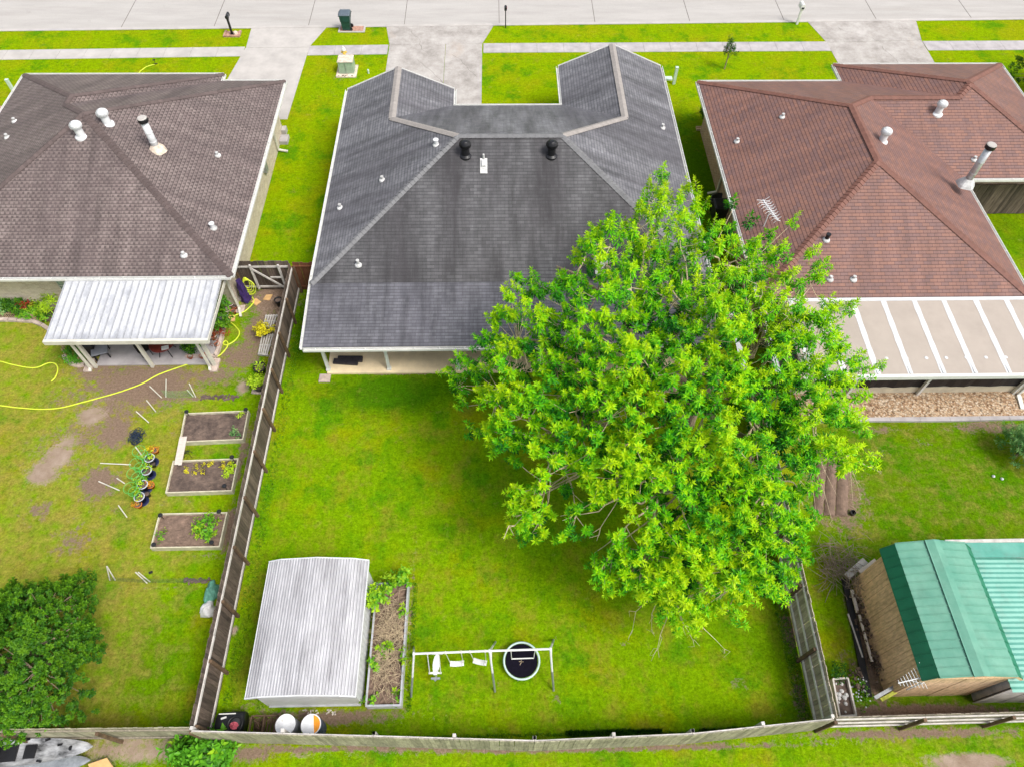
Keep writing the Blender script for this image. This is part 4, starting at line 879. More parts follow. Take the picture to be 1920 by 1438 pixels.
for q in [(1450, 545), (1425, 560), (1385, 600), (1470, 600), (1440, 590), (1465, 575), (1410, 590), (1395, 570), (1480, 560), (1350, 610)]:
    pxtwig(tw, [(1407+random.uniform(-6, 6), 672), (1407+(q[0]-1407)*.5+random.uniform(-4, 4), 640+(q[1]-640)*.4), q], 4.6, 7.3, .032, 2)
for lst in ([(1300, 900), (1225, 970), (1170, 1010), (1140, 1060)], [(1200, 880), (1130, 930), (1080, 960)], [(1280, 960), (1230, 1010), (1210, 1070)], [(1260, 940), (1226, 950), (1222, 1010)], [(1150, 870), (1060, 890), (980, 950)], [(1180, 700), (1080, 705), (1030, 690)], [(1150, 740), (1060, 742), (960, 735)], [(1290, 930), (1226, 1000), (1212, 1060)], [(1250, 850), (1170, 920), (1125, 990)], [(1100, 880), (1020, 920), (965, 985)], [(1090, 890), (1010, 930), (985, 960)]): pxtwig(tw, lst, 3.9, 4.3, .034, 6)
tw.build('twig', 'bark_pale', ht)
# lower left tree
def dome_tree(label, c, rx, ry, z0, z1, ns, nl, ll, lw, m, name='leafy_tree', age0=.45, trunk=.16, lump=.5, cat='tree', group=None, stemmat='bark', slim=.5):
    c = Vector(c); t = thing(name, label, cat, c, group); B = []
    while len(B) < ns:
        a = random.uniform(0, 6.283); r = math.sqrt(random.random()); x = c.x+rx*r*math.cos(a); y = c.y+ry*r*math.sin(a); sh = 1+.16*math.sin(3*a+c.x)+.10*math.sin(7*a)
        zt = z0+(z1-z0)*max(0, 1-r*r)**.5; k = vn(x*1.4, y*1.4, 1.6)
        dp = random.random()**2.2
        B.append((c.x+(x-c.x)*sh*(1-.1*dp), c.y+(y-c.y)*sh*(1-.1*dp), max(.3, zt+lump*k-dp*(zt-z0)*.6-.3*dp), dp, r, a))
    B = np.array(B); A = np.stack([np.cos(B[:, 5])*B[:, 4]*.9, np.sin(B[:, 5])*B[:, 4]*.9, np.full(ns, .7)], 1)+rng.normal(0, .3, (ns, 3))
    P, D, N, l, wd, ti = shoots(B[:, :3], A, rng.uniform(.6, 1.3, ns)*ll*2.3, nl, ll, lw, np.clip(age0+B[:, 3]*.5+rng.normal(0, .12, ns), 0, 1))
    leaf_obj('crown', P, D, N, l, wd, ti, m, parent=t)
    s = M(); nodes = []
    s.tube([c-Vector((0, 0, .1)), c+Vector((0, 0, z0*.5+.15))], [trunk, trunk*.8], 9)
    for k in range(8):
        a = k*.785+.2; q = Vector((c.x+rx*.55*math.cos(a), c.y+ry*.55*math.sin(a), z0+(z1-z0)*.55)); cc = curve(c+Vector((0, 0, z0*.5)), q, .2, 5, .2); s.tube(cc, [trunk*.55*(1-.15*i) for i in range(6)], 6); nodes += cc[2:]
    for i in range(0, ns, max(1, ns//150)):
        q = Vector(B[i, :3]); p = min(nodes, key=lambda w_: (w_-q).length); s.tube([p, p.lerp(q, .5)+Vector((0, 0, -.03)), q], [trunk*.12, trunk*.09, trunk*.03], 4)
    s.build('trunk', stemmat, t); return t
c0 = G(30, 1232, 1.9)
dome_tree('large dark green rounded tree in the lower left corner of the left yard', (c0.x, c0.y+.15, 0), 2.25, 2.15, 1.1, 3.5, 2300, 28, .095, .050, 'leaf_dark', age0=.22, lump=.7)
g = G(1358, 130)
t = bush('sapling', 'small dark green sapling alone on the front lawn near the sidewalk', 'tree', g+Vector((0, 0, .75)), (.26, .26, .95), 46, 14, .11, .05, 'leaf_dark', .5)
t.name = 'crown'; tl = thing('sapling', t['label'], 'tree', g); wl = WL['sapling'] if 'sapling' in WL else t.location
t.parent = tl; t.location = t.location-tl.location
for k in ('label', 'category'): del t[k]
s = M(); s.tube([g, g+Vector((.03, 0, .9)), g+Vector((0, 0, 1.5))], [.04, .03, .015], 6)
for k in range(7): a = k*.9; s.tube([g+Vector((0, 0, .6+.1*k)), g+Vector((.25*math.cos(a), .25*math.sin(a), 1.0+.1*k))], [.015, .006], 4)
s.build('trunk', 'bark', tl)
c0 = G(1925, 130, 1.2); dome_tree('dark green tree at the right edge of the front lawns', (c0.x+1.0, c0.y-.4, 0), 1.5, 1.6, .8, 2.6, 420, 20, .12, .055, 'leaf_dark', age0=.4)
c0 = G(1915, 835, .6); dome_tree('bluish green shrub at the right edge behind the tan patio cover', (c0.x+.1, c0.y-.1, 0), .8, .7, .35, 1.3, 190, 22, .15, .03, 'leaf_pale', name='shrub', age0=.35, trunk=.05, cat='shrub', lump=.25)
bush('shrub', 'dark rounded shrub against the left wall of the tan brick house', 'shrub', G(1322, 222, .2), (.32, .45, .6), 60, 16, .10, .05, 'leaf_dark', .5)
# ------------------------------------------------------------------ metal shed
sh = thing('metal_shed', 'white corrugated metal garden shed with low barn shaped roof beside the left fence', 'shed', (-5.85, 6.3, 0))
prof = [(-7.47, 1.74), (-7.05, 1.93), (-5.87, 2.06), (-4.75, 1.93), (-4.27, 1.74)]; ys0, ys1 = 4.26, 8.33
mr, nt, bs = _base('shed_roof_metal'); f = noise(nt, vec(nt, 'pos', (2.5, .5, 1)), 1.2, 7, .75); f2 = noise(nt, vec(nt, 'pos', (14, .5, 1)), 1, 2); sxx = nt.nodes.new('ShaderNodeSeparateXYZ'); nt.links.new(vec(nt, 'pos'), sxx.inputs[0]); gro = ramp(nt, math_(nt, 'FRACT', math_(nt, 'DIVIDE', math_(nt, 'ADD', sxx.outputs[0], 20.0), .088)), [(0, .5), (.22, .62), (.34, 1.08), (.9, 1.05), (1, .5)])
c = mix(nt, ramp(nt, f, [(.3, (.30, .295, .31)), (.5, (.45, .45, .47)), (.65, (.55, .55, .57))]), ramp(nt, f2, [(.3, .86), (.7, 1.05)]), 1., 'MULTIPLY'); c = mix(nt, c, gro, .65, 'MULTIPLY'); nt.links.new(c, bs.inputs['Base Color']); bs.inputs['Roughness'].default_value = .5; bs.inputs['Metallic'].default_value = .1
s = M(); row = []
for (xA, zA), (xB, zB) in zip(prof[:-1], prof[1:]):
    n = int((xB-xA)/.022)
    for i in range(n): u = i/n; row.append((xA+(xB-xA)*u, zA+(zB-zA)*u+(.032 if (len(row)//2) % 2 else 0)))
row.append((prof[-1][0], prof[-1][1]))
for (a, za), (b, zb) in zip(row[:-1], row[1:]): s.poly([(a, ys0, za), (b, ys0, zb), (b, ys1, zb), (a, ys1, za)])
s.build('roof', 'shed_roof_metal', sh)
s = M()
for y in (ys0-.02, ys1+.02):
    for a, b in zip(prof[:-1], prof[1:]): s.beam((a[0], y, a[1]-.02), (b[0], y, b[1]-.02), .035, .09)
for xx, zz in (prof[0], prof[-1]): s.beam((xx, ys0, zz-.03), (xx, ys1, zz-.03), .03, .07)
s.build('roof_trim', 'white_metal', sh)
s = M(); wx0, wx1, wy0, wy1 = -7.30, -4.36, 4.36, 8.22
def wallrib(s, a, b, z0, z1f, n, out):
    a, b = Vector(a), Vector(b); o_ = Vector(out)
    for i in range(n):
        p, q = a.lerp(b, i/n), a.lerp(b, (i+1)/n); off0 = o_*(.012 if i % 2 else 0); off1 = o_*(0 if i % 2 else .012)
        s.poly([p+off0+Vector((0, 0, z0)), q+off1+Vector((0, 0, z0)), q+off1+Vector((0, 0, z1f)), p+off0+Vector((0, 0, z1f))])
wallrib(s, (wx1, wy0, 0), (wx1, wy1, 0), 0, 1.72, 40, (1, 0, 0)); wallrib(s, (wx0, wy1, 0), (wx0, wy0, 0), 0, 1.72, 40, (-1, 0, 0))
for i in range(9): s.beam((wx0, wy0, .10+i*.20), (wx1, wy0, .10+i*.20), .02, .185)
for i in range(9): s.beam((wx0, wy1, .10+i*.20), (wx1, wy1, .10+i*.20), .02, .185)
s.poly([(wx0, wy0-.006, 1.7), (wx1, wy0-.006, 1.7), (-4.8, wy0-.006, 1.9), (-5.87, wy0-.006, 2.0), (-7.0, wy0-.006, 1.9)]); s.poly([(wx1, wy1, 1.7), (wx0, wy1, 1.7), (-7.0, wy1, 1.9), (-5.87, wy1, 2.0), (-4.8, wy1, 1.9)])
s.build('wall', 'white_metal', sh)
s = M(); s.box(-7.36, -7.32, 5.9, 7.6, .03, 1.68); d = s.build('door', 'steel_grey', sh)
s = M(); s.box(-7.47, -7.33, 5.82, 5.9, .0, 1.7); s.box(-7.46, -7.40, 4.9, 5.82, 1.1, 1.14); s.box(-7.46, -7.40, 4.9, 5.82, .3, .34); s.box(-7.46, -7.40, 4.86, 4.9, .3, 1.14); s.build('door_frame', 'white_metal', d)
s = M(); s.box(-7.25, -4.4, 4.3, 8.28, -.02, .03); s.build('floor_frame', 'galvanised', sh)
# raised metal planter
pl = thing('raised_planter', 'long galvanised metal planter bed of straw and soil beside the metal shed', 'planter', (-3.6, 6.1, 0))
px0, px1, py0, py1 = -4.17, -3.12, 4.22, 8.02
s = M()
for a, b, o_ in (((px0, py0), (px1, py0), (0, -1, 0)), ((px1, py0), (px1, py1), (1, 0, 0)), ((px1, py1), (px0, py1), (0, 1, 0)), ((px0, py1), (px0, py0), (-1, 0, 0))):
    a3, b3 = Vector((*a, 0)), Vector((*b, 0)); oo = Vector(o_); 
    for i in range(10): zc = .02+i*.044; s.beam(a3+oo*(.012 if i % 2 else 0)+Vector((0, 0, zc)), b3+oo*(.012 if i % 2 else 0)+Vector((0, 0, zc)), .02, .043)
s.build('side_panel', 'galvanised', pl)
s = M(); 
for a, b in (((px0-.02, py0), (px1+.02, py0)), ((px1, py0+.03), (px1, py1-.03)), ((px1+.02, py1), (px0-.02, py1)), ((px0, py1-.03), (px0, py0+.03))): s.beam((*a, .455), (*b, .455), .06, .025)
s.build('rim', 'galvanised', pl)
def soilpatch(s, x0, x1, y0, y1, z, amp=.03, st=.09):
    nx_, ny_ = max(2, int((x1-x0)/st)), max(2, int((y1-y0)/st)); b = len(s.v)
    for j in range(ny_+1):
        for i in range(nx_+1):
            x = x0+(x1-x0)*i/nx_; y = y0+(y1-y0)*j/ny_; s.v.append((x, y, z+amp*vn(x*3, y*3, 1.3)+random.uniform(-amp, amp)*.6))
    for j in range(ny_):
        for i in range(nx_): k = b+j*(nx_+1)+i; s.f.append((k, k+1, k+nx_+2, k+nx_+1))
    return s
soilpatch(M(), px0+.01, px1-.01, py0+.01, py1-.01, .32, .06).build('soil', 'soil', pl)
s = M()
for i in range(420):
    c_ = Vector((random.uniform(px0+.15, px1-.1), random.choice([random.gauss(6.6, .45), random.gauss(5.6, .4), random.uniform(4.5, 7.6)]), random.uniform(.36, .5))); a = random.uniform(0, 3.14); L = random.uniform(.12, .42)
    d_ = Vector((math.cos(a), math.sin(a), random.uniform(-.2, .25)))*L; c_.x = min(max(c_.x, px0+.1), px1+.1)
    s.tube([c_-d_, c_+Vector((0, 0, .03)), c_+d_], [.004, .007, .003], 4)
s.build('dead_stalks', 'straw', pl)
for (px, py, z, r, n) in ((703, 1118, .9, .34, 26), (722, 1102, .8, .28, 18), (752, 1083, .75, .26, 18), (722, 1215, .45, .14, 5), (702, 1244, .45, .09, 4), (752, 1145, .5, .07, 3), (750, 1222, .5, .07, 3), (697, 1308, .4, .06, 3), (748, 1310, .4, .06, 3)):
    g = G(px, py, z); bush('plant', None, None, (g.x, g.y, z-.12), (r, r, r*.8), n, 9, .17, .11, 'leaf_bright', .25, parent=pl)
s = M()
for i in range(16): g = G(random.uniform(560, 640), random.uniform(1330, 1338), 0); s.rbox((g.x, g.y, 0), random.uniform(.03, .1), random.uniform(.02, .05), .02, random.uniform(0, 3))
tag(s.build('wood_chips', 'plank_wood'), kind='stuff')
# ------------------------------------------------------------------ swing set and trampoline
apx = [(776, 1225), (927, 1219), (1032, 1216)]; fs = [(771, 1306), (928, 1296), (1038, 1294)]; fn_ = [(776, 1213), (929, 1203), (1038, 1199)]
FS = [G(*p, 0) for p in fs]; FN = [G(*p, 0) for p in fn_]; ym = sum(f.y for f in FS+FN)/6
za = H*(1-ym/G(927, 1220, 0).y); za = min(max(za, 1.7), 2.5)
AP = [G(*p, za) for p in apx]; AP[1] = (AP[0]+AP[2])/2*1.0+(AP[1]-(AP[0]+AP[2])/2)*.6
sw = thing('swing_set', 'white tubular swing set with two swings and a glider on the back lawn', 'swing set', ((AP[0]+AP[2])/2).to_2d().to_3d())
s = M(); s.tube([AP[0], AP[1], AP[2]], .032, 8); s.build('top_bar', 'white_paint', sw)
for a, f1, f2 in zip(AP, FS, FN):
    for f in (f1, f2):
        s = M(); mid = a.lerp(f, .52); s.tube([a, mid], .032, 8); l_ = s.build('leg', 'white_paint', sw)
        s = M(); s.tube([mid, f], .034, 8); s.build('lower_leg', 'steel_grey', l_)
    s = M(); s.tube([a.lerp(f1, .3), a.lerp(f2, .3)], .018, 6); s.tube([a-Vector((.03, 0, 0)), a+Vector((.03, 0, 0))], .055, 10); s.build('brace', 'white_paint', sw)
def bar_at(x): t_ = (x-AP[0].x)/(AP[2].x-AP[0].x); return AP[0].lerp(AP[2], t_)
for px, py, rz in ((857, 1244, .03), (900, 1241, -.22)):
    c_ = G(px, py, .55); s = M(); ca, sa = math.cos(rz), math.sin(rz)
    for k in range(6):
        u = (k-2.5)/5; s.obox((c_.x+ca*u*.36, c_.y+sa*u*.36, .55+.25*u*u), (ca*.037, sa*.037, 0), (-sa*.08, ca*.08, 0), (0, 0, .012))
    st_ = s.build('swing_seat', 'white_paint', sw)
    s = M()
    for sg in (-1, 1): e_ = c_+Vector((ca*sg*.2, sa*sg*.2, .08)); tb = bar_at(e_.x+sg*.03-.03); s.tube([e_, tb], .011, 5); s.lathe(tb, [(.0, -.05), (.04, -.04), (.04, .04), (0, .05)], 8)
    s.build('swing_chain', 'cream_paint', st_)
g1, g2 = G(801, 1226, 1.7), G(824, 1225, 1.7); ga, gb = G(820, 1225, .6), G(816, 1265, .55)
s = M(); nn = 8
for k in range(nn):
    u0, u1 = k/nn, (k+1)/nn; p, q = ga.lerp(gb, u0), ga.lerp(gb, u1); w0 = .11*math.sin(math.pi*(u0*.85+.12)); s.beam(p, q, .04+w0*1.6, .05)
gl = s.build('glider_seat', 'white_paint', sw)
s = M(); y0_, y1_ = ga.y, gb.y
s.beam((ga.x-.17, y0_, .62), (ga.x+.17, y0_, .62), .05, .05); s.beam((gb.x-.2, y1_+.05, .6), (gb.x+.2, y1_+.05, .6), .05, .06)
for sx in (-.17, .17):
    tb = bar_at(ga.x+sx); s.tube([tb, (ga.x+sx, y0_, .6)], .014, 5); s.tube([tb+Vector((0, 0, 0)), (gb.x+sx, y1_+.04, .6)], .014, 5)
s.build('glider_frame', 'white_paint', gl)
s = M(); s.beam((gb.x-.14, gb.y-.06, .35), (gb.x+.14, gb.y-.06, .35), .06, .05); s.beam((gb.x-.05, gb.y-.1, .33), (gb.x+.05, gb.y-.02, .33), .1, .05); s.build('foot_rest', 'steel_grey', gl)
tc = G(978, 1238, .25); tp = thing('trampoline', 'small round black trampoline with mint rim under the swing set', 'trampoline', (tc.x, tc.y, 0))
R_ = .565; s = M(); s.tube([(tc.x+R_*math.cos(k*math.pi/24), tc.y+R_*math.sin(k*math.pi/24), .25) for k in range(48)], .034, 8, close=True); s.build('rim', 'mint', tp, smooth=True)
s = M(); s.lathe((tc.x, tc.y, 0), [(R_-.05, .25), (R_*.6, .235), (0, .225)], 48); s.build('jump_mat', 'tramp_mat', tp)
for k in range(6): a = k*math.pi/3+.3; s = M(); s.cyl((tc.x+R_*math.cos(a), tc.y+R_*math.sin(a), 0), (tc.x+R_*math.cos(a), tc.y+R_*math.sin(a), .24), .018, .018, 6); s.build('leg', 'steel_grey', tp)
s = M()
for k in range(9): a = random.uniform(0, 6.28); r = random.uniform(0, .09); s.rbox((tc.x-.01+r*math.cos(a), tc.y-.03+r*math.sin(a), .232), .05, .012, .006, a)
solo(s, 'fallen_leaves', 'straw', 'few pale dry leaves on the black trampoline mat', 'leaves')
for dx_ in (-.36, .36):
    pass
lad = M(); b0, b1 = bar_at(tc.x-.36), bar_at(tc.x+.36)
s = M(); s.tube([b0, (b0.x+.03, b0.y+.02, .95)], .014, 5); s.tube([b1, (b1.x, b1.y+.02, .95)], .014, 5); s.tube([(b0.x+.03, b0.y+.02, .95), (b1.x, b1.y+.02, .95)], .02, 6); s.build('trapeze_bar', 'white_paint', sw)
# ------------------------------------------------------------------ things by the rear fence
g = G(433, 1356, .35); bn = thing('compost_bin', 'black plastic bin lying by the rear fence with its open mouth holding pink cloth', 'bin', (g.x, g.y, 0))
s = M(); n = 12
for i in range(7):
    pass
prf = []
for u, w_ in ((-.42, .20), (-.38, .30), (-.2, .36), (.1, .38), (.42, .38)):
    prf.append((u, w_))
b0_ = len(s.v)
for u, w_ in prf:
    for k in range(14): t_ = 2*math.pi*k/14; cx_ = abs(math.cos(t_))**.6*(1 if math.cos(t_) > 0 else -1); sz_ = abs(math.sin(t_))**.6*(1 if math.sin(t_) > 0 else -1); s.v.append((g.x+u, g.y+w_*cx_*.85, .36+w_*.9*sz_))
for i in range(len(prf)-1):
    for k in range(14): k2 = (k+1) % 14; s.f.append((b0_+i*14+k, b0_+(i+1)*14+k, b0_+(i+1)*14+k2, b0_+i*14+k2))
s.f.append(tuple(b0_+k for k in range(14))); s.f.append(tuple(b0_+(len(prf)-1)*14+k for k in range(14))[::-1])
s.build('body', 'black_plastic', bn, smooth=True)
oc = Vector((g.x+.26, g.y-.08, .70)); s = M(); s.lathe(oc, [(.19, -.06), (.23, .02), (.235, .07), (.20, .075), (.185, .0), (.17, -.02), (0, -.03)], 22); s.build('opening', 'black_metal', bn, smooth=True)
s = M(); s.rbox((g.x-.12, g.y+.1, .70), .16, .05, .03, .3); s.rbox((g.x-.05, g.y+.22, .66), .5, .03, .03, .02); s.build('handle', 'white_paint', bn)
s = M(); c_ = oc+Vector((-.02, -.04, .02))
for k in range(12):
    a = k*.55; s.poly([c_+Vector((0, 0, .06)), c_+Vector((.13*math.cos(a), .11*math.sin(a), random.uniform(-.02, .07))), c_+Vector((.13*math.cos(a+.55), .11*math.sin(a+.55), random.uniform(-.02, .07)))])
solo(s, 'cloth', 'pink_cloth', 'crumpled pink cloth in the mouth of the black bin', 'cloth')
g0_, g1_ = G(472, 1344, .35), G(516, 1372, .35)
s = M(); X0, X1, Y0, Y1 = g0_.x, g1_.x, g1_.y, g0_.y
for x in (X0, (X0+X1)/2, X1): s.beam((x, Y0, .36), (x, Y1, .36), .045, .06); s.beam((x, Y0, 0), (x, Y0, .36), .045, .045, up=(0, 1, 0)); s.beam((x, Y1, 0), (x, Y1, .36), .045, .045, up=(0, 1, 0))
for y in (Y0-.03, Y1+.03): s.beam((X0, y, .36), (X1, y, .36), .04, .06)
for i in range(8): x = X0+(X1-X0)*(i+.5)/8; s.beam((x, Y0, .06), (x, Y1, .06), .06, .02)
solo(s, 'timber_crate', 'rail_brown', 'open brown wooden crate frame between the black bin and the drums', 'crate')
s = M(); c_ = Vector(((X0*3+X1)/4, (Y0+Y1)/2, .1)); 
for k in range(7): a = k; s.tube([c_+Vector((.12*math.cos(a), .15*math.sin(a), 0)), c_+Vector((.05*math.cos(a+1), .08*math.sin(a+1), .22)), c_+Vector((-.1*math.cos(a), .12*math.sin(a+2), .28))], .018, 5)
solo(s, 'scrap_pile', 'rail_brown', 'small heap of rusty scrap inside the open brown wooden frame', 'scrap')
def drum(px, py, label, split=False):
    g = G(px, py, .88); t = thing('drum', label, 'drum', (g.x, g.y, 0), 'drums by the rear fence'); s = M(); r = .285
    s.lathe((g.x, g.y, 0), [(0, 0), (r*.98, 0), (r, .03), (r, .28), (r*1.03, .30), (r, .32), (r, .57), (r*1.03, .59), (r, .61), (r, .86)], 32); s.build('body', 'drum_blue' if split else 'grey_plastic', t, smooth=True)
    s = M(); s.lathe((g.x, g.y, .86), [(r*1.03, 0), (r*1.04, .03), (r*.97, .035), (r*.95, .015), (0, .015)], 32); l_ = s.build('lid', 'drum_lid', t)
    if split:
        s = M(); pts_ = [(g.x+r*.93*math.cos(a), g.y+r*.93*math.sin(a), .880) for a in [math.radians(-62+i*12) for i in range(13)]]; s.poly(pts_); s.build('painted_area', 'drum_orange', l_)
        s = M(); s.beam((g.x-.02, g.y-.24, .885), (g.x+.07, g.y-.27, .885), .05, .02); s.build('handle', 'steel_grey', l_)
    else:
        s = M(); s.lathe((g.x-.1, g.y+.12, .876), [(.035, 0), (.03, .015), (0, .017)], 12); s.build('bung', 'white_paint', l_)
drum(535, 1358, 'round drum with plain white lid beside the wooden frame'); drum(583, 1358, 'dark drum whose white lid has an orange segment', True)
# ------------------------------------------------------------------ green roofed barn and neighbour shed
bn = thing('barn_shed', 'tan wooden barn with pale green metal gambrel roof and dark green eave', 'shed', (13.2, 6.2, 0))
by0, by1 = 4.24, 8.10
s = M()
def board_wall(s, a, b, z0, z1, w_=.14, th=.02):
    a, b = Vector((*a, 0)), Vector((*b, 0)); d_ = (b-a); L = d_.length; d_.normalize(); n = int(L/w_); nn_ = Vector((d_.y, -d_.x, 0))*th
    for i in range(n):
        p, q = a+d_*(L*i/n+.004), a+d_*(L*(i+1)/n-.004); o_ = nn_*random.uniform(.6, 1.4)
        vs = [p, q, q+o_, p+o_]; s.add([v+Vector((0, 0, z0)) for v in vs]+[v+Vector((0, 0, z1)) for v in vs], [(0, 3, 2, 1), (4, 5, 6, 7), (0, 1, 5, 4), (1, 2, 6, 5), (2, 3, 7, 6), (3, 0, 4, 7)])
board_wall(s, (12.12, 8.0), (12.12, 4.3), 0, 2.6); s.build('side_wall', 'tan_wood', bn)
s = M(); board_wall(s, (12.12, 4.3), (14.7, 4.3), 0, 2.6); s.poly([(12.15, 4.286, 2.6), (14.7, 4.286, 2.6), (14.55, 4.286, 2.95), (13.35, 4.286, 3.18), (12.3, 4.286, 2.98)]); s.beam((12.1, 4.262, 2.62), (14.85, 4.262, 2.62), .03, .09); s.build('end_wall', 'tan_wood', bn)
s = M(); s.poly([(12.12, 8.0, 0), (14.7, 8.0, 0), (14.7, 8.0, 2.6), (14.5, 8.0, 2.95), (13.35, 8.0, 3.18), (12.3, 8, 2.98), (12.12, 8, 2.6)]); s.poly([(14.7, 4.3, 0), (14.7, 8, 0), (14.7, 8, 2.6), (14.7, 4.3, 2.6)]); s.build('rear_wall', 'tan_wood', bn)
RX = {'e': (11.98, 2.60), 'b': (12.27, 3.04), 'r': (13.36, 3.26), 'B': (14.5, 3.02), 'E': (14.9, 2.60)}
def slope(a, b, y0, y1, mt, name, ribs=True, n=15, par=None, steps=.025):
    s = M(); (xa_, za_), (xb_, zb_) = a, b
    if xa_ > xb_: xa_, za_, xb_, zb_ = xb_, zb_, xa_, za_
    s.poly([(xa_, y0, za_), (xb_, y0, zb_), (xb_, y1, zb_), (xa_, y1, za_)]); s.poly([(xa_, y0, za_-.02), (xa_, y1, za_-.02), (xb_, y1, zb_-.02), (xb_, y0, zb_-.02)])
    if ribs:
        for i in range(n+1):
            y = y0+.02+(y1-y0-.04)*i/n; s.beam((xa_, y, za_+.008), (xb_, y, zb_+.008), .022, steps)
            s.beam((xa_, y+.035, za_+.002), (xb_, y+.035, zb_+.002), .02, .008)
    return s.build(name, mt, par)
slope(RX['e'], RX['b'], by0-.04, by1+.03, 'green_steel_dark', 'lower_roof', True, 12, bn, .012); slope(RX['b'], RX['r'], by0-.05, by1+.05, 'green_steel', 'upper_roof', True, 16, bn)
slope(RX['r'], RX['B'], by0-.05, by1+.05, 'green_steel', 'upper_roof', True, 16, bn); slope(RX['B'], RX['E'], by0-.04, by1+.03, 'green_steel_dark', 'lower_roof', True, 12, bn, .012)
s = M(); xr_, zr_ = RX['r']
for y0_, y1_ in ((by0-.07, by1+.07),):
    s.poly([(xr_-.22, y0_, zr_-.005), (xr_, y0_, zr_+.055), (xr_, y1_, zr_+.055), (xr_-.22, y1_, zr_-.005)]); s.poly([(xr_, y0_, zr_+.055), (xr_+.22, y0_, zr_-.005), (xr_+.22, y1_, zr_-.005), (xr_, y1_, zr_+.055)])
s.beam((xr_-.23, y0_, zr_-.01), (xr_-.23, y1_, zr_-.01), .03, .03); s.build('ridge_cap', 'green_steel', bn)
s = M()
for a, b in (('e', 'b'), ('b', 'r'), ('r', 'B'), ('B', 'E')): s.beam((RX[a][0], by0-.03, RX[a][1]-.07), (RX[b][0], by0-.03, RX[b][1]-.07), .03, .09)
s.build('gable_trim', 'tan_wood', bn)
s = M(); s.beam((11.85, 4.18, .28), (12.2, 4.18, 1.9), .05, .03, up=(0, 1, 0))
p = Vector((12.0, 4.38, 2.2)); an = M(); an.cyl((12.05, 4.2, 1.5), (12.05, 4.2, 2.5), .018, .018, 6)
t0, t1 = Vector((11.35, 4.2, 2.45)), Vector((12.15, 4.35, 2.5)); an.cyl(t0, t1, .016, .016, 6); an.cyl(t0.lerp(t1, .45), Vector((12.15, 4.2, 2.3)), .012, .012, 5)
dd_ = (t1-t0).normalized(); pp_ = Vector((-dd_.y, dd_.x, 0))
for k in range(8): c_ = t0.lerp(t1, .05+.12*k); L = .08+.033*k; an.cyl(c_-pp_*L+Vector((0, 0, .0)), c_+pp_*L, .010, .010, 5)
for L, u in ((.32, .2), (.36, .6)): c_ = t1; an.cyl(c_, c_+Vector((-.12, L, .3*u)), .012, .012, 5)
an.build('antenna', 'white_metal', bn)
ns = thing('lean_to_shed', 'grey shed with teal corrugated metal roof adjoining the green barn', 'shed', (16.3, 6.2, 0))
s = M(); x0_, x1_, zz0, zz1 = 14.62, 19.5, 2.35, 2.15; Ysn, Yss = G(1880, 1045, 2.3).y, G(1900, 1298, 2.3).y
nrb = 26
for i in range(nrb*2):
    ya_, yb_ = Yss+(Ysn-Yss)*i/(nrb*2), Yss+(Ysn-Yss)*(i+1)/(nrb*2); da = (i % 2)*.025; db = ((i+1) % 2)*.025
    s.poly([(x0_, ya_, zz0+da), (x1_, ya_, zz1+da), (x1_, yb_, zz1+db), (x0_, yb_, zz0+db)])
s.build('roof', 'teal_steel', ns)
s = M(); yn0, yn1 = Ysn-.02, Ysn+.50; s.poly([(x0_, yn0, 2.42), (16.95, yn0, 2.34), (16.95, yn1, 2.30), (x0_-.4, yn1, 2.38)]); s.build('roof_flap', 'teal_steel', ns)
s = M(); s.box(14.4, 19.3, yn1+.02, yn1+.14, 2.1, 2.28); s.build('fascia_board', 'rail_grey', ns)
s = M(); board_wall(s, (14.8, Yss+.15), (19.4, Yss+.15), 0, 2.15, .2); s.build('end_wall', 'rail_grey', ns)
s = M(); s.box(14.85, 19.3, Yss+.2, Ysn+.4, 0, 2.0); s.build('body', 'rail_grey', ns)
# debris along the barn
s = M(); s.beam(G(1600, 1108, .15), G(1622, 1150, .15), .09, .05)
def board(a, b, w_, h_, mt, label, z=.1, cat='board', group='boards beside the green roofed barn'):
    s = M(); s.beam(G(*a, z), G(*b, z), w_, h_); return solo(s, 'board', mt, label, cat, group)
board((1597, 1105), (1608, 1148), .10, .05, 'plank_wood', 'short tan board end by the brush at the barn corner', .3)
board((1611, 1152), (1635, 1240), .07, .05, 'plank_wood', 'long tan board lying against the barn wall', .35)
board((1584, 1085), (1628, 1305), .22, .07, 'black_plastic', 'black edging board running the length of the barn', .1)
board((1590, 1150), (1617, 1232), .05, .04, 'rail_grey', 'thin grey board outside the black edging board', .12)
board((1588, 1080), (1622, 1050), .22, .05, 'rail_grey', 'wide grey board leaning at the north corner of the barn', .45)
board((1612, 1072), (1642, 1050), .14, .05, 'plank_wood', 'tan board leaning at the north corner of the barn', .7)
board((1652, 1312), (1690, 1290), .10, .04, 'moss_plank', 'mossy yellow green board at the south corner of the barn', .6)
board((1640, 1308), (1685, 1282), .10, .04, 'steel_grey', 'grey board beside the mossy board at the barn corner', .65)
s = M()
for i in range(260):
    c_ = G(random.gauss(1575, 22), random.gauss(1052, 22), random.uniform(.03, .45)) if i < 190 else G(random.gauss(1615, 12), random.gauss(1085, 16), random.uniform(.3, .7))
    a = random.uniform(0, 6.28); L = random.uniform(.15, .5); d_ = Vector((math.cos(a), math.sin(a), random.uniform(-.3, .3)))*L; m2 = c_+Vector((random.uniform(-.06, .06), random.uniform(-.06, .06), .04))
    s.tube([c_-d_, m2, c_+d_], [.006, .009, .003], 4)
tag(s.build('brush_pile', 'brush_dry'), 'tangled pile of dry bare branches near the barn corner', 'brush pile')
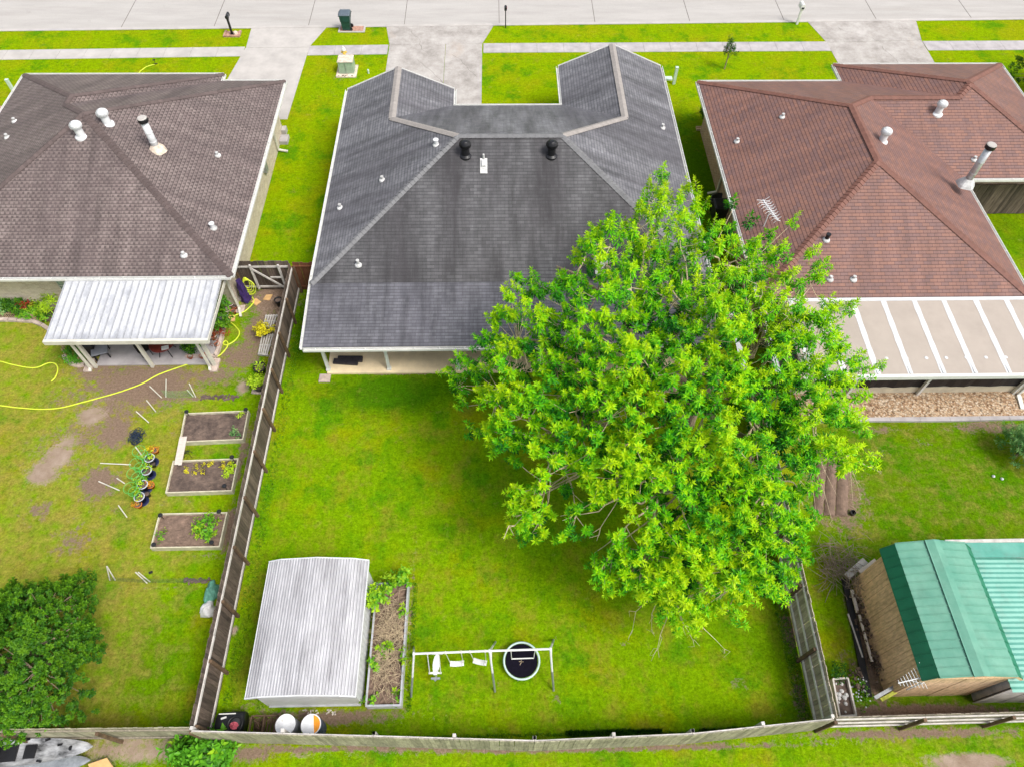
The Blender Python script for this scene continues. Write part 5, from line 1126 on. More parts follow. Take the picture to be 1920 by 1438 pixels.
for (a, b, n) in ((1618, 1175, 90), (1640, 1240, 90), (1605, 1270, 40), (1612, 1130, 50)):
    g = G(a, b, .2); s = M()
    for i in range(n): c_ = g+Vector((random.gauss(0, .1), random.gauss(0, .22), random.uniform(-.15, .2))); s.rbox(tuple(c_), random.uniform(.03, .12), random.uniform(.02, .09), random.uniform(.02, .05), random.uniform(0, 3))
    tag(s.build('debris_heap', 'driptray'), {1618: 'dark rotting debris heap halfway along the barn wall', 1640: 'dark debris heap near the middle of the barn wall, nearest the eave', 1605: 'dark debris outside the barn edging toward the rear fence', 1612: 'dark debris under the dry branches at the barn corner'}[a], 'debris', 'debris heaps beside the barn', 'stuff')
# planter box with stones
c4 = [G(1562, 1272, .3), G(1590, 1270, .3), G(1606, 1340, .3), G(1575, 1342, .3)]
pb = thing('planter_box', 'grey wooden planter box of pale stones in the fence corner', 'planter box', ((c4[0]+c4[2])/2).to_2d().to_3d())
s = M()
for i in range(4): s.beam(c4[i]-Vector((0, 0, .13)), c4[(i+1) % 4]-Vector((0, 0, .13)), .05, .26+.004*i)
s.build('frame', 'rail_grey', pb); s = M(); s.poly([c-Vector((0, 0, .12)) for c in c4][::-1]); s.build('soil', 'soil_dark', pb)
for i in range(18):
    u, v = random.uniform(.15, .75), random.uniform(.1, .9); g = c4[0].lerp(c4[1], u).lerp(c4[3].lerp(c4[2], u), v); s = M(); r = random.uniform(.03, .07)
    s.lathe(g-Vector((0, 0, .12)), [(r, 0), (r*1.1, r*.4), (r*.6, r*.9), (0, r)], 7); solo(s, 'stone', 'flashing', 'pale stone lying in the grey planter box of the fence corner', 'stone', 'stones in the fence corner planter box')
bush('plant', 'small dark green plant above the stone filled planter box', 'plant', G(1568, 1262, .1), (.22, .2, .25), 16, 9, .12, .05, 'leaf_dark', .5)
g = G(1607, 1298, 0)
bush('daisy_patch', 'low patch of small white flowers beside the stone planter box', 'flowers', (g.x+.1, g.y, .02), (.35, .45, .12), 26, 7, .08, .035, 'leaf_bright', .5)
s = M()
for i in range(38): a, b = random.gauss(1610, 12), random.gauss(1300, 14); g = G(a, b, .14); s.lathe(g, [(.028, 0), (.0, .012)], 6)
tag(s.build('white_blossoms', 'seal_white'), kind='stuff')
# tilled plot beside the tree
cc = [G(1532, 855), G(1592, 865), G(1604, 950), G(1590, 968), G(1522, 966)]; s = M()
for k, (ua, ub) in enumerate(((0.02, .30), (.33, .62), (.66, .98))):
    nn = 16
    for j in range(nn):
        def pt(u, v): a = cc[0].lerp(cc[1], u); b = cc[4].lerp(cc[3], u); return a.lerp(b, v)
        for i in range(6):
            u0, u1 = ua+(ub-ua)*i/6, ua+(ub-ua)*(i+1)/6; zf = lambda i_, j_=j: .02+.075*math.sin(math.pi*i_/6)
            s.poly([pt(u0, j/nn)+Vector((0, 0, zf(i))), pt(u1, j/nn)+Vector((0, 0, zf(i+1))), pt(u1, (j+1)/nn)+Vector((0, 0, zf(i+1))), pt(u0, (j+1)/nn)+Vector((0, 0, zf(i)))])
struct(s, 'tilled_soil', 'soil')
g = G(1597, 963, 0); s = M(); s.lathe(g, [(.06, 0), (.09, .02), (.10, .16), (.085, .16), (.07, .03), (0, .03)], 14); solo(s, 'nursery_pot', 'black_plastic', 'small black nursery pot at the corner of the tilled plot', 'pot')
for px, py in ((1878, 898), (1862, 893)):
    g = G(px, py); s = M(); s.lathe(g, [(.05, 0), (.06, .04), (.02, .08), (0, .08)], 8); solo(s, 'pebble', 'seal_white', 'small white object lying on the right hand lawn', 'debris', 'white bits on the right lawn')
# ------------------------------------------------------------------ front yard things
def mailbox(base, label, mt, tilt=None, box=(.17, .48, .2), post=.055, hh=1.05, thick=False):
    g = G(*base); t = thing('mailbox', label, 'mailbox', g)
    s = M(); s.rbox((g.x, g.y, 0), post*2, post*2, hh); 
    if thick: s.rbox((g.x, g.y, 0), post*3, post*3, .12); s.beam((g.x, g.y-.02, .75), (g.x, g.y+.35, 1.02), .05, .05)
    s.build('post', mt, t)
    s = M(); w_, d_, h_ = box; y0, y1 = g.y-d_*.2, g.y+d_*.8; b0 = len(s.v); prof_ = [(-w_/2, 0), (w_/2, 0), (w_/2, h_*.55)]+[(w_/2*math.cos(a), h_*.55+w_/2*math.sin(a)) for a in (.5, 1.05, 1.57, 2.1, 2.65)]+[(-w_/2, h_*.55)]
    for y in (y0, y1): s.v += [(g.x+a, y, hh+b) for a, b in prof_]
    n = len(prof_); s.f += [(b0+i, b0+(i+1) % n, b0+n+(i+1) % n, b0+n+i) for i in range(n)]+[tuple(b0+i for i in range(n))[::-1], tuple(b0+n+i for i in range(n))]
    b = s.build('box', mt, t); s = M(); s.box(g.x+w_/2, g.x+w_/2+.015, g.y+.05, g.y+.08, hh+.05, hh+.22); s.build('flag', 'pink_cloth' if mt == 'black_metal' and not thick else 'steel_grey', b); return t, g
t, g = mailbox((436, 66), 'black mailbox on a thick black post in a brick edged bed', 'black_metal', thick=True, hh=1.02)
s = M(); s.box(g.x-.5, g.x+.5, g.y-.28, g.y-.16, 0, .10); s.box(g.x-.5, g.x-.38, g.y-.16, g.y+.35, 0, .10); s.box(g.x+.38, g.x+.5, g.y-.16, g.y+.35, 0, .10); s.box(g.x-.38, g.x+.38, g.y-.16, g.y+.35, 0, .04); solo(s, 'brick_edging', 'brick_pad', 'brick edging round the thick black mailbox post', 'edging')
s = M(); s.lathe((g.x+.2, g.y+.05, .04), [(.14, 0), (.12, .12), (0, .2)], 8); solo(s, 'garden_stone', 'flashing_old', 'pale stone beside the thick black mailbox post', 'stone')
mailbox((948, 53), 'black mailbox on a thin black post beside the worn middle driveway', 'black_metal', hh=1.1, post=.03, box=(.16, .3, .2))
t, g = mailbox((1494, 46), 'white rounded mailbox on a pale post by the right driveway', 'white_paint', hh=.95, post=.06, box=(.26, .5, .34))
s = M(); s.box(g.x-.08, g.x+.08, g.y-.12, g.y-.105, 1.0, 1.1); s.build('slot', 'black_plastic', t)
# bin on brick pad
g = G(650, 60); s = M(); pa = [G(634, 62), G(684, 61), G(682, 50.5), G(640, 50.5)]; cx0, cx1, cy0, cy1 = pa[0].x, pa[1].x, pa[0].y, pa[2].y
s = M(); s.box(cx0+.1, cx1-.1, cy0+.1, cy1, 0, .035); struct(s, 'brick_pad', 'brick_pad')
s = M(); s.box(cx0, cx1, cy0, cy0+.1, 0, .05); s.box(cx0, cx0+.1, cy0+.1, cy1, 0, .05); s.box(cx1-.1, cx1, cy0+.1, cy1, 0, .05); struct(s, 'pad_edging', 'concrete')
wb = thing('wheelie_bin', 'dark green wheelie bin with grey lid standing on a brick pad at the kerb', 'bin', (g.x, g.y+.2, .035))
X, Y = g.x, g.y+.25; s = M()
def taper(s, x, y, z0, z1, w0, d0, w1, d1, dx=0, dy=0):
    vs = [(x+i*w0/2, y+j*d0/2, z0) for i, j in ((-1, -1), (1, -1), (1, 1), (-1, 1))]+[(x+dx+i*w1/2, y+dy+j*d1/2, z1) for i, j in ((-1, -1), (1, -1), (1, 1), (-1, 1))]
    return s.add(vs, [(3, 2, 1, 0), (4, 5, 6, 7), (0, 1, 5, 4), (1, 2, 6, 5), (2, 3, 7, 6), (3, 0, 4, 7)])
taper(s, X, Y, .06, .62, .46, .46, .56, .58, .02); taper(s, X+.02, Y, .62, .98, .60, .62, .64, .66, .0); s.box(X-.34, X+.36, Y-.34, Y+.34, .96, 1.01); s.build('body', 'bin_green', wb, bevel=.02)
s = M(); taper(s, X+.02, Y, 1.015, 1.09, .70, .72, .56, .60); s.box(X-.36, X-.32, Y-.2, Y+.2, 1.0, 1.04); s.build('lid', 'bin_lid', wb, bevel=.02)
for sy in (-.2, .22): s = M(); s.cyl((X+.27, Y+sy-.03, .13), (X+.27, Y+sy+.03, .13), .12, .12, 18); s.build('wheel', 'black_plastic', wb)
s = M(); s.tube([(X+.33, Y-.25, .98), (X+.40, Y-.25, 1.0), (X+.40, Y+.25, 1.0), (X+.33, Y+.25, .98)], .018, 6); s.build('handle', 'black_plastic', wb)
# transformer + hydrant + small white marker
g = G(650, 142); ub = thing('transformer_box', 'pale green utility transformer box on a pebbled concrete pad in the front lawn', 'utility box', g)
s = M(); s.box(g.x-.58, g.x+.58, g.y-.25, g.y+.95, 0, .07); s.build('pad', 'flashing_old', ub)
s = M(); taper(s, g.x+.02, g.y+.4, .07, .78, .86, .72, .84, .68); s.build('cabinet', 'transformer_green', ub, bevel=.015)
s = M(); taper(s, g.x+.02, g.y+.4, .785, .84, .90, .76, .80, .62); s.build('lid', 'flashing_old', ub)
s = M(); s.box(g.x-.005, g.x+.015, g.y+.028, g.y+.04, .1, .74); s.build('door_gap', 'steel_grey', ub)
for i in range(9): h = Vector((g.x+random.uniform(-.5, .5), g.y-.15+random.uniform(-.06, .06), .07)); s = M(); s.lathe(h, [(.035, 0), (.03, .02), (0, .03)], 7); s.build('pebble', 'soil_dark', ub)
g = G(647, 109); hy = thing('fire_hydrant', 'yellow fire hydrant with white bonnet behind the utility box', 'hydrant', g)
s = M(); s.lathe(g, [(.14, 0), (.14, .04), (.09, .05), (.09, .42), (.12, .44), (.12, .48)], 18); s.tube([(g.x-.17, g.y, .36), (g.x+.17, g.y, .36)], .05, 10); s.tube([(g.x, g.y-.16, .33), (g.x, g.y, .33)], .06, 10); s.build('barrel', 'hydrant_yellow', hy, smooth=False)
s = M(); s.lathe(g, [(.13, .48), (.125, .54), (.08, .62), (.03, .66), (.03, .72), (0, .72)], 18); s.build('bonnet', 'white_paint', hy, smooth=True)
g = G(691, 138); s = M(); s.cyl(g, g+Vector((0, 0, .18)), .055, .055, 12); s.lathe(g+Vector((0, 0, .18)), [(.06, 0), (.05, .05), (0, .07)], 12); solo(s, 'marker_post', 'pale_green', 'short white capped utility marker in the lawn right of the transformer box', 'marker')
g = G(1263, 158); s = M(); s.rbox((g.x, g.y, 0), .16, .14, 1.0); s.rbox((g.x, g.y, 1.0), .18, .16, .05); solo(s, 'utility_pedestal', 'pale_green', 'pale green utility pedestal standing right of the grey roof gable', 'pedestal', bevel=.01)
g = G(1253, 147); s = M(); s.rbox((g.x-.05, g.y-.1, 0), .5, .3, .08); solo(s, 'utility_cover', 'pale_green', 'flat pale cover on the lawn by the right green pedestal', 'cover')
g = G(31, 180); s = M(); s.rbox((g.x, g.y, 0), .16, .14, .95); s.rbox((g.x, g.y, .95), .18, .16, .05); solo(s, 'utility_pedestal', 'pale_green', 'pale green utility pedestal left of the taupe roof', 'pedestal', bevel=.01)
g = G(2, 212); s = M(); s.tube([(g.x+.38*math.cos(k*.2618), g.y+.38*math.sin(k*.2618), .08) for k in range(24)], .07, 6, close=True); s.lathe(g, [(.32, .06), (0, .08)], 20); solo(s, 'round_flower_bed', 'brick_pad', 'round red flower bed at the left edge beside the taupe roof', 'flower bed')
g = G(292, 121); s = M(); s.tube([G(258, 141, .02), G(262, 135, .02), G(274, 126, .02), G(283, 123, .02), G(290, 122, .05)], .022, 6); solo(s, 'hose', 'hose_yellow', 'yellow hose on the front lawn beyond the taupe roof', 'hose')
s = M(); s.cyl(g, g+Vector((0, 0, .25)), .015, .015, 6); s.cyl(g+Vector((-.08, 0, .25)), g+Vector((.08, 0, .28)), .035, .03, 8); s.rbox((g.x, g.y, 0), .22, .05, .03, .5); solo(s, 'sprinkler', 'black_plastic', 'small black sprinkler at the end of the front lawn hose', 'sprinkler')
g = G(397, 22); s = M(); s.rbox((g.x, g.y, -.1), .1, .1, .02); 
# bins between the middle and right houses
g = G(1345, 408, 0); bb = thing('black_bin', 'black square bin between the grey and rust roofed houses', 'bin', (g.x, g.y, 0))
s = M(); taper(s, g.x, g.y, 0, .85, .6, .6, .72, .72); s.build('body', 'black_plastic', bb, bevel=.03); s = M(); taper(s, g.x, g.y, .86, .93, .78, .78, .6, .6); s.build('lid', 'black_plastic', bb, bevel=.02)
g = G(1350, 378, .5); s = M(); s.lathe((g.x, g.y, 0), [(.42, 0), (.46, .5), (.5, .52), (.5, .60), (.42, .61), (.40, .45), (0, .45)], 28); solo(s, 'round_tub', 'black_plastic', 'round black tub with thick rim beside the rust roofed house wall', 'tub', smooth=True)
s = M(); s.rbox((g.x-.1, g.y, .46), .22, .12, .08, .5); solo(s, 'white_container', 'white_paint', 'small white container in the round black tub', 'container')
# ------------------------------------------------------------------ left yard
def tubepx(name, pts, r, mt, label, cat, z=.03, n=6, group=None):
    P0 = [G(a, b, z) for a, b in pts]; o_ = []
    for i in range(len(P0)-1):
        p0, p1, p2, p3 = P0[max(0, i-1)], P0[i], P0[i+1], P0[min(len(P0)-1, i+2)]
        for k in range(4):
            t_ = k/4; o_.append(.5*((2*p1)+(p2-p0)*t_+(2*p0-5*p1+4*p2-p3)*t_*t_+(3*p1-p0-3*p2+p3)*t_**3))
    o_.append(P0[-1]); s = M(); s.tube(o_, r, n); return solo(s, name, mt, label, cat, group, smooth=True)
tubepx('hose', [(-30, 675), (0, 677.7), (20, 683), (50, 689), (70, 689), (90, 681), (103, 682), (108.5, 692), (104, 707), (96, 715)], .026, 'hose_yellow', 'yellow hose end curling on the left yard beside the picket bed', 'hose')
tubepx('hose', [(-30, 757), (0, 760), (33, 764), (77, 767), (113, 764.5), (150, 755.5), (187, 745.5), (227, 734), (267, 719), (294, 704), (320, 694), (360, 680.6), (394, 671), (411, 667), (424, 653.7), (427.4, 645), (424, 639.5), (419, 642), (420.5, 647), (429, 646), (442.4, 637), (449, 623.6), (440.7, 612), (430.7, 602), (437.4, 593.6), (457.4, 585), (470.8, 573.6), (476, 563.5), (467.4, 553.5), (451, 547), (443, 540)], .026, 'hose_yellow', 'long yellow hose running across the left yard from the gate coil', 'hose')
g = Vector((-10.98, 21.35, 0)); s = M()
for k in range(4):
    a0 = random.uniform(0, 6); rx = .13+.05*k; s.tube([(g.x+.03*k+rx*math.cos(t_*.5236+a0), g.y-.04*k+rx*.35*math.sin(t_*.5236+a0), .75-.05*k+(.30+.02*k)*math.sin(t_*.5236+a0)) for t_ in range(12)], .02, 5, close=True)
solo(s, 'hose_coil', 'hose_yellow', 'coiled yellow hose hanging before the dark gate', 'hose')
g = Vector((-11.12, 20.98, 0)); s = M()
b0_ = len(s.v); nr = 12
for i in range(9):
    z = .05+i*.15; r = .26*(1-.06*i)
    for k in range(nr): a = 2*math.pi*k/nr; rr = r*(1+.18*math.sin(4*a+i)); s.v.append((g.x+rr*math.cos(a)*.8, g.y+.05+rr*math.sin(a), z))
for i in range(8):
    for k in range(nr): k2 = (k+1) % nr; s.f.append((b0_+i*nr+k, b0_+i*nr+k2, b0_+(i+1)*nr+k2, b0_+(i+1)*nr+k))
s.f.append(tuple(b0_+8*nr+k for k in range(nr))); solo(s, 'purple_cover', 'purple_cloth', 'dark purple cloth cover standing at the house corner by the gate', 'cover')
def slab(pxs, z, th, mt, name, label, cat, group=None):
    s = M(); s.prism([tuple(G(a, b, z))[:2] for a, b in pxs], z-th, z); return solo(s, name, mt, label, cat, group)
slab([(442, 552), (466, 553), (464, 561), (441, 561)], .12, .12, 'concrete_grey', 'step', 'concrete step below the hose coil by the gate', 'step')
slab([(499, 553), (511, 552.5), (505, 563.5), (493, 562)], .03, .03, 'cardboard', 'paver_tile', 'tan square tile on bare earth nearest the gate', 'tile', 'tan tiles by the gate')
slab([(480, 559), (489.5, 566), (480, 573), (471, 566)], .035, .035, 'cardboard', 'paver_tile', 'tan diamond turned tile lying under the yellow hose', 'tile', 'tan tiles by the gate')
slab([(429, 592), (441, 591), (440, 602), (428, 603)], .03, .03, 'cardboard', 'paver_tile', 'tan square tile beside the planting bed right of the white patio cover', 'tile', 'tan tiles by the gate')
slab([(440, 574), (460, 572), (457, 585), (437, 587)], .03, .03, 'stone_edge', 'stepping_stone', 'large grey stepping stone beside the planting bed corner', 'paver')
slab([(473, 729), (491, 730), (489, 738), (471, 737)], .05, .05, 'stone_edge', 'stepping_stone', 'grey paver under the lime green potted plant at the fence', 'paver')
def pallet(pxs, label):
    p = [G(a, b, .13) for a, b in pxs]; c_ = sum(p, Vector())/4; t = thing('pallet', label, 'pallet', (c_.x, c_.y, 0), 'wooden pallets by the dividing fence'); s = M(); n = 5
    for i in range(n): u = (i+.5)/n; s.beam(p[0].lerp(p[1], u), p[3].lerp(p[2], u), .062, .02)
    s.build('deck', 'rail_grey', t)
    for v in (.04, .5, .96): s = M(); a, b = p[0].lerp(p[3], v), p[1].lerp(p[2], v); s.beam(a-Vector((0, 0, .06)), b-Vector((0, 0, .06)), .05, .09); s.build('stringer', 'rail_grey', t)
pallet([(497, 591), (521, 590), (513, 613), (492, 613)], 'grey wooden pallet behind the yellow potted plant'); pallet([(490, 628), (514, 626), (502, 667), (483, 665)], 'grey wooden pallet in front of the yellow potted plant')
def pot(px, py, r, h, mt, label, rim=None, soil=True, cat='pot', group=None, name='flower_pot', z0=0.):
    g = G(px, py, h+z0); g.z = z0; t = thing(name, label, cat, g, group); s = M(); s.lathe(g, [(0, 0), (r*.72, 0), (r*.98, h*.93), (r*1.08, h*.93), (r*1.08, h), (r*.92, h), (r*.88, h*.85)], 20); s.build('body', mt, t, smooth=True)
    if rim: s = M(); s.tube([(g.x+r*1.04*math.cos(k*.349), g.y+r*1.04*math.sin(k*.349), z0+h) for k in range(18)], r*.11, 5, close=True); s.build('rim', rim, t)
    s = M(); s.lathe(g, [(r*.90, h*.86), (0, h*.9)], 16); s.build('soil', 'soil_dark', t); return t, g
t, g = pot(486, 688, .24, .32, 'black_plastic', 'large round black pot of earth beside the dividing fence'); bush('plant', None, None, (g.x+.08, g.y, .3), (.16, .1, .1), 5, 6, .14, .06, 'leaf_lime', .3, parent=t)
t, g = pot(484, 722, .22, .3, 'black_plastic', 'black pot with lime green plant beside the dividing fence'); bush('plant', None, None, (g.x, g.y+.05, .32), (.34, .30, .28), 42, 8, .12, .07, 'leaf_lime', .25, parent=t)
t, g = pot(494, 620, .18, .22, 'black_plastic', 'pot with bright yellow plant between the two pallets', z0=.15); bush('plant', None, None, (g.x, g.y, .36), (.36, .24, .22), 44, 8, .12, .07, 'leaf_yellow', .2, parent=t)
pot(521, 562, .16, .4, 'black_plastic', 'narrow black pot at the top end of the dividing fence')
# raised beds
def bed(tl, tr_, br, bl, label, h=.26, soil='soil_dark'):
    p = [G(*q, h) for q in (tl, tr_, br, bl)]; c_ = sum(p, Vector())/4; t = thing('raised_bed', label, 'raised bed', (c_.x, c_.y, 0), 'raised vegetable beds in the left yard')
    for i in range(4):
        s = M(); a, b = p[i], p[(i+1) % 4]; d_ = (b-a).normalized()*.022; s.beam(a-Vector((0, 0, h/2))+(d_ if i % 2 else -d_), b-Vector((0, 0, h/2))+(-d_ if i % 2 else d_), .045, h, up=(0, 0, 1)); s.build('side_board', 'bed_wood', t)
    s = M(); n = 24; b0 = len(s.v)
    for j in range(n+1):
        for i in range(n+1):
            q = p[0].lerp(p[1], i/n).lerp(p[3].lerp(p[2], i/n), j/n); s.v.append((q.x, q.y, h-.09+.03*vn(q.x*4, q.y*4, 1)+random.uniform(-.02, .02)))
    for j in range(n):
        for i in range(n): k = b0+j*(n+1)+i; s.f.append((k, k+n+1, k+n+2, k+1))
    s.build('soil', soil, t); return t, p
b1, p1 = bed((347, 775), (465, 770), (455, 823), (337, 828), 'raised timber bed nearest the house with dark soil'); b2, p2 = bed((325, 864), (446, 859.5), (434, 919), (311, 923), 'middle raised timber bed with rows of yellow seedlings')
b3, p3 = bed((299, 963), (425, 960.5), (411, 1024), (282.5, 1026), 'raised timber bed farthest from the house with one leafy plant', soil='soil')
def bedplants(par, lst, m, ll=.07, lw=.05, n=3):
    for (px, py, r, ns) in lst: g = G(px, py, .25); bush('plant', None, None, (g.x, g.y, .18), (r, r, r*.8), ns, 6, ll, lw, m, .3, parent=par)
bedplants(b2, [(351, 874, .06, 3), (346, 882, .07, 4), (364, 884, .08, 5), (367, 871, .06, 4), (366, 877, .05, 3), (380, 875, .07, 4), (383, 869, .05, 4), (390, 871, .07, 5), (394, 867, .05, 4), (379, 883, .06, 3), (417, 866, .05, 3), (416, 872, .06, 4), (417, 878, .05, 3), (433, 867, .06, 4)], 'leaf_yellow', .055, .045)
bedplants(b2, [(433, 875, .10, 9), (430, 883, .1, 8), (426, 886, .08, 5)], 'leaf_lime', .09, .07)
bedplants(b1, [(440, 812, .12, 9), (447, 816, .08, 5), (435, 805, .08, 5)], 'leaf_pale', .08, .05); bedplants(b1, [(448, 776, .08, 6)], 'leaf_lime', .08, .05)
bedplants(b3, [(386, 990, .30, 34)], 'leaf_bright', .17, .09); bedplants(b3, [(372, 995, .16, 10)], 'leaf_lime', .13, .06); bedplants(b3, [(303, 1006, .14, 10)], 'leaf_bright', .12, .05)
s = M(); a0_, a1_, a2_, a3_ = G(337, 819, .30), G(351, 818, .30), G(340.5, 872, .30), G(327, 870.5, .30)
s.beam(a0_.lerp(a1_, .25), a3_.lerp(a2_, .25), .14, .03); s.beam(a0_.lerp(a1_, .76), a3_.lerp(a2_, .76), .13, .034); solo(s, 'plank', 'plank_wood', 'pale double plank bridging the two upper raised beds', 'plank')
g = G(353, 853); s = M(); s.tube([g+Vector((-.14, .1, 0)), g+Vector((-.1, .06, .25)), g+Vector((.12, .06, .25)), g+Vector((.14, .1, 0))], .012, 5); s.tube([g+Vector((-.12, -.1, 0)), g+Vector((-.1, -.06, .25)), g+Vector((.12, -.06, .25)), g+Vector((.15, -.1, 0))], .012, 5); s.beam(g+Vector((-.12, 0, .25)), g+Vector((.12, .02, .25)), .03, .02); solo(s, 'wire_stand', 'black_metal', 'small black wire stand in the grass between the upper raised beds', 'stand')
LT = [(350, 772, 'at the top left corner of the first raised bed'), (461, 768, 'at the top right corner of the first raised bed'), (435, 857, 'behind the top right corner of the seedling bed'), (421, 911, 'inside the bottom right corner of the seedling bed'), (411, 959, 'behind the top right corner of the lowest raised bed'), (288.5, 1021, 'inside the bottom left corner of the lowest raised bed'), (397, 1017, 'inside the bottom right corner of the lowest raised bed'), (301, 966, 'at the top left corner of the lowest raised bed')]
l0 = None
for px, py, wh in LT:
    g = G(px, py, .45); z0 = 0
    if l0 is None:
        l0 = thing('solar_light', 'small black solar stake light '+wh, 'garden light', (g.x, g.y, 0), 'solar lights around the raised beds'); base0 = Vector((g.x, g.y, 0))
        s = M(); s.cyl((g.x, g.y, 0), (g.x, g.y, .38), .012, .012, 6); s.build('stake', 'black_metal', l0)
        s = M(); s.lathe((g.x, g.y, .38), [(.03, 0), (.05, .03), (.055, .09), (.085, .10), (.07, .13), (0, .14)], 14); s.build('lamp_head', 'black_plastic', l0)
    else: dup(l0, Vector((g.x, g.y, 0))-base0, 'small black solar stake light '+wh)
# stakes
STK = [((303, 745.5), (280.5, 724), .7, 'white stake leaning left at the upper left of the garden netting'), ((311, 744.5), (311.5, 711), .75, 'tallest straight white stake by the upper netting'), ((367, 744.5), (354.6, 719), .7, 'outer white stake of the leaning pair above the first raised bed'), ((362.5, 743.5), (351, 731), .45, 'shorter white stake of the leaning pair above the first raised bed'),
       ((292, 771.5), (274.5, 750), .65, 'white stake beside the first raised bed level with its top edge'), ((279, 792), (255.4, 771), .65, 'white stake above the heap of dark netting'), ((271, 860), (253.7, 837), .6, 'white stake standing between the wire cages'), ((238, 969), (222, 947), .6, 'white stake on the lawn left of the lowest raised bed'),
       ((206, 1087), (200, 1061), .7, 'left white stake of the narrow pair near the big tree'), ((216, 1087), (201, 1061.6), .7, 'right white stake of the narrow pair near the big tree'), ((276, 1092.7), (254, 1072), .6, 'left white stake of the pair on the lower garden line'), ((281, 1090), (259, 1072), .6, 'right white stake of the pair on the lower garden line'), ((245, 870.7), (188, 868), .06, 'long white stake lying flat pointing at the wire cages'), ((224, 919), (185, 902), .06, 'white stake lying slanted on the grass left of the cages'), ((234, 906), (219, 896), .06, 'short brownish stake lying by the blue pots')]
for b, t_, z, lab in STK: s = M(); s.tube([G(*b, .02), G(*t_, z)], .021, 6); solo(s, 'garden_stake', 'cream_paint', lab, 'stake', 'white stakes in the left garden')
def ncloth(pts_, label, mt, z1=.5, st=.07):
    s = M()
    for a, b in zip(pts_[:-1], pts_[1:]):
        a, b = G(*a), G(*b); L = (b-a).length; n = int(L/st)
        for i in range(n+1): p = a.lerp(b, i/n); s.tube([p, p+Vector((random.uniform(-.03, .03), random.uniform(-.02, .02), z1))], .0022, 3)
        for k in range(int(z1/st)+1): zz = Vector((0, 0, k*st)); s.tube([a+zz, a.lerp(b, .5)+zz*.9, b+zz], .0022, 3)
    return solo(s, 'garden_netting', mt, label, 'netting', 'green garden netting')
ncloth([(311, 744), (330, 746), (365, 744)], 'green netting strung between the upper white stakes', 'wire_green'); ncloth([(210, 1088), (278, 1092), (335, 1091), (390, 1090)], 'dark green netting along the lower garden line', 'bin_green', .4)
s = M(); 
for i in range(50): g = G(random.uniform(345, 398), 1089+random.gauss(0, 2), 0); s.rbox((g.x, g.y, 0), random.uniform(.04, .12), random.uniform(.03, .07), random.uniform(.02, .07), random.uniform(0, 3))
tag(s.build('dark_mulch', 'soil_dark'), kind='stuff')
s = M()
for i in range(60): g = G(random.uniform(376, 446), 745+random.gauss(0, 2.2), 0); s.rbox((g.x, g.y, 0), random.uniform(.06, .16), random.uniform(.03, .08), random.uniform(.02, .05), random.uniform(0, 3))
tag(s.build('dark_mulch', 'soil_dark'), kind='stuff')
g = G(282, 1072, .05); s = M(); s.rbox((g.x, g.y, 0), .12, .07, .05, .4); solo(s, 'black_scrap', 'black_plastic', 'tiny black scrap on the lower garden line', 'scrap')
g = G(257, 816, .1); s = M()
for k in range(60):
    a = random.uniform(0, 6.28); r = random.uniform(.0, .24); c_ = g+Vector((r*math.cos(a), r*1.3*math.sin(a)-.05, random.uniform(-.05, .2)*(1-r*2))); rr = random.uniform(.06, .16); ph = random.uniform(0, 6)
    s.tube([c_+Vector((rr*math.cos(ph+t_*.9), rr*math.sin(ph+t_*.9)*.8, .03*math.sin(t_*2))) for t_ in range(6)], .011, 4)
tag(s.build('netting_heap', 'net_blue'), 'heap of dark blue netting above the row of blue pots', 'netting')
for px, py, w_ in ((280, 858, 'top'), (274.5, 882, 'second'), (267, 908, 'third'), (261, 931, 'bottom')):
    t, g = pot(px, py, .17, .36, 'navy_glaze', 'dark blue pot with pale rim, %s of the column beside the wire cages' % w_, 'rim_glaze', group='blue pots beside the wire cages'); s = M(); s.lathe((g.x+.03, g.y-.03, 0), [(.19, 0), (.21, .05), (.19, .06), (0, .05)], 20); s.build('saucer', 'navy_glaze', t)
    bush('plant', None, None, (g.x-.05, g.y+.02, .36), (.14, .14, .14), 7, 6, .10, .05, 'leaf_lime', .3, parent=t)
for px, py, w_ in ((286, 869, 'below the top blue pot'), (275, 925, 'above the bottom blue pot')): pot(px, py, .10, .2, 'black_plastic', 'small black pot '+w_, group='small black pots')
for px, py, w_, c_ in ((290, 843, 'above the top blue pot', 1), (282, 908.5, 'right of the third blue pot', 1), (258.6, 945, 'below the bottom blue pot', 1)):
    t, g = pot(px, py, .13, .2, 'orange_pot', 'orange pot of orange flowers '+w_, group='orange pots beside the blue pots'); bush('flowers', None, None, (g.x-.02, g.y, .2), (.11, .11, .1), 9, 6, .07, .05, 'leaf_orange', .2, parent=t)
g = G(279, 841, .2); bush('flowers', 'small clump of yellow flowers beside the top orange pot', 'flowers', (g.x, g.y, .05), (.12, .1, .12), 10, 6, .08, .05, 'leaf_yellow', .2)
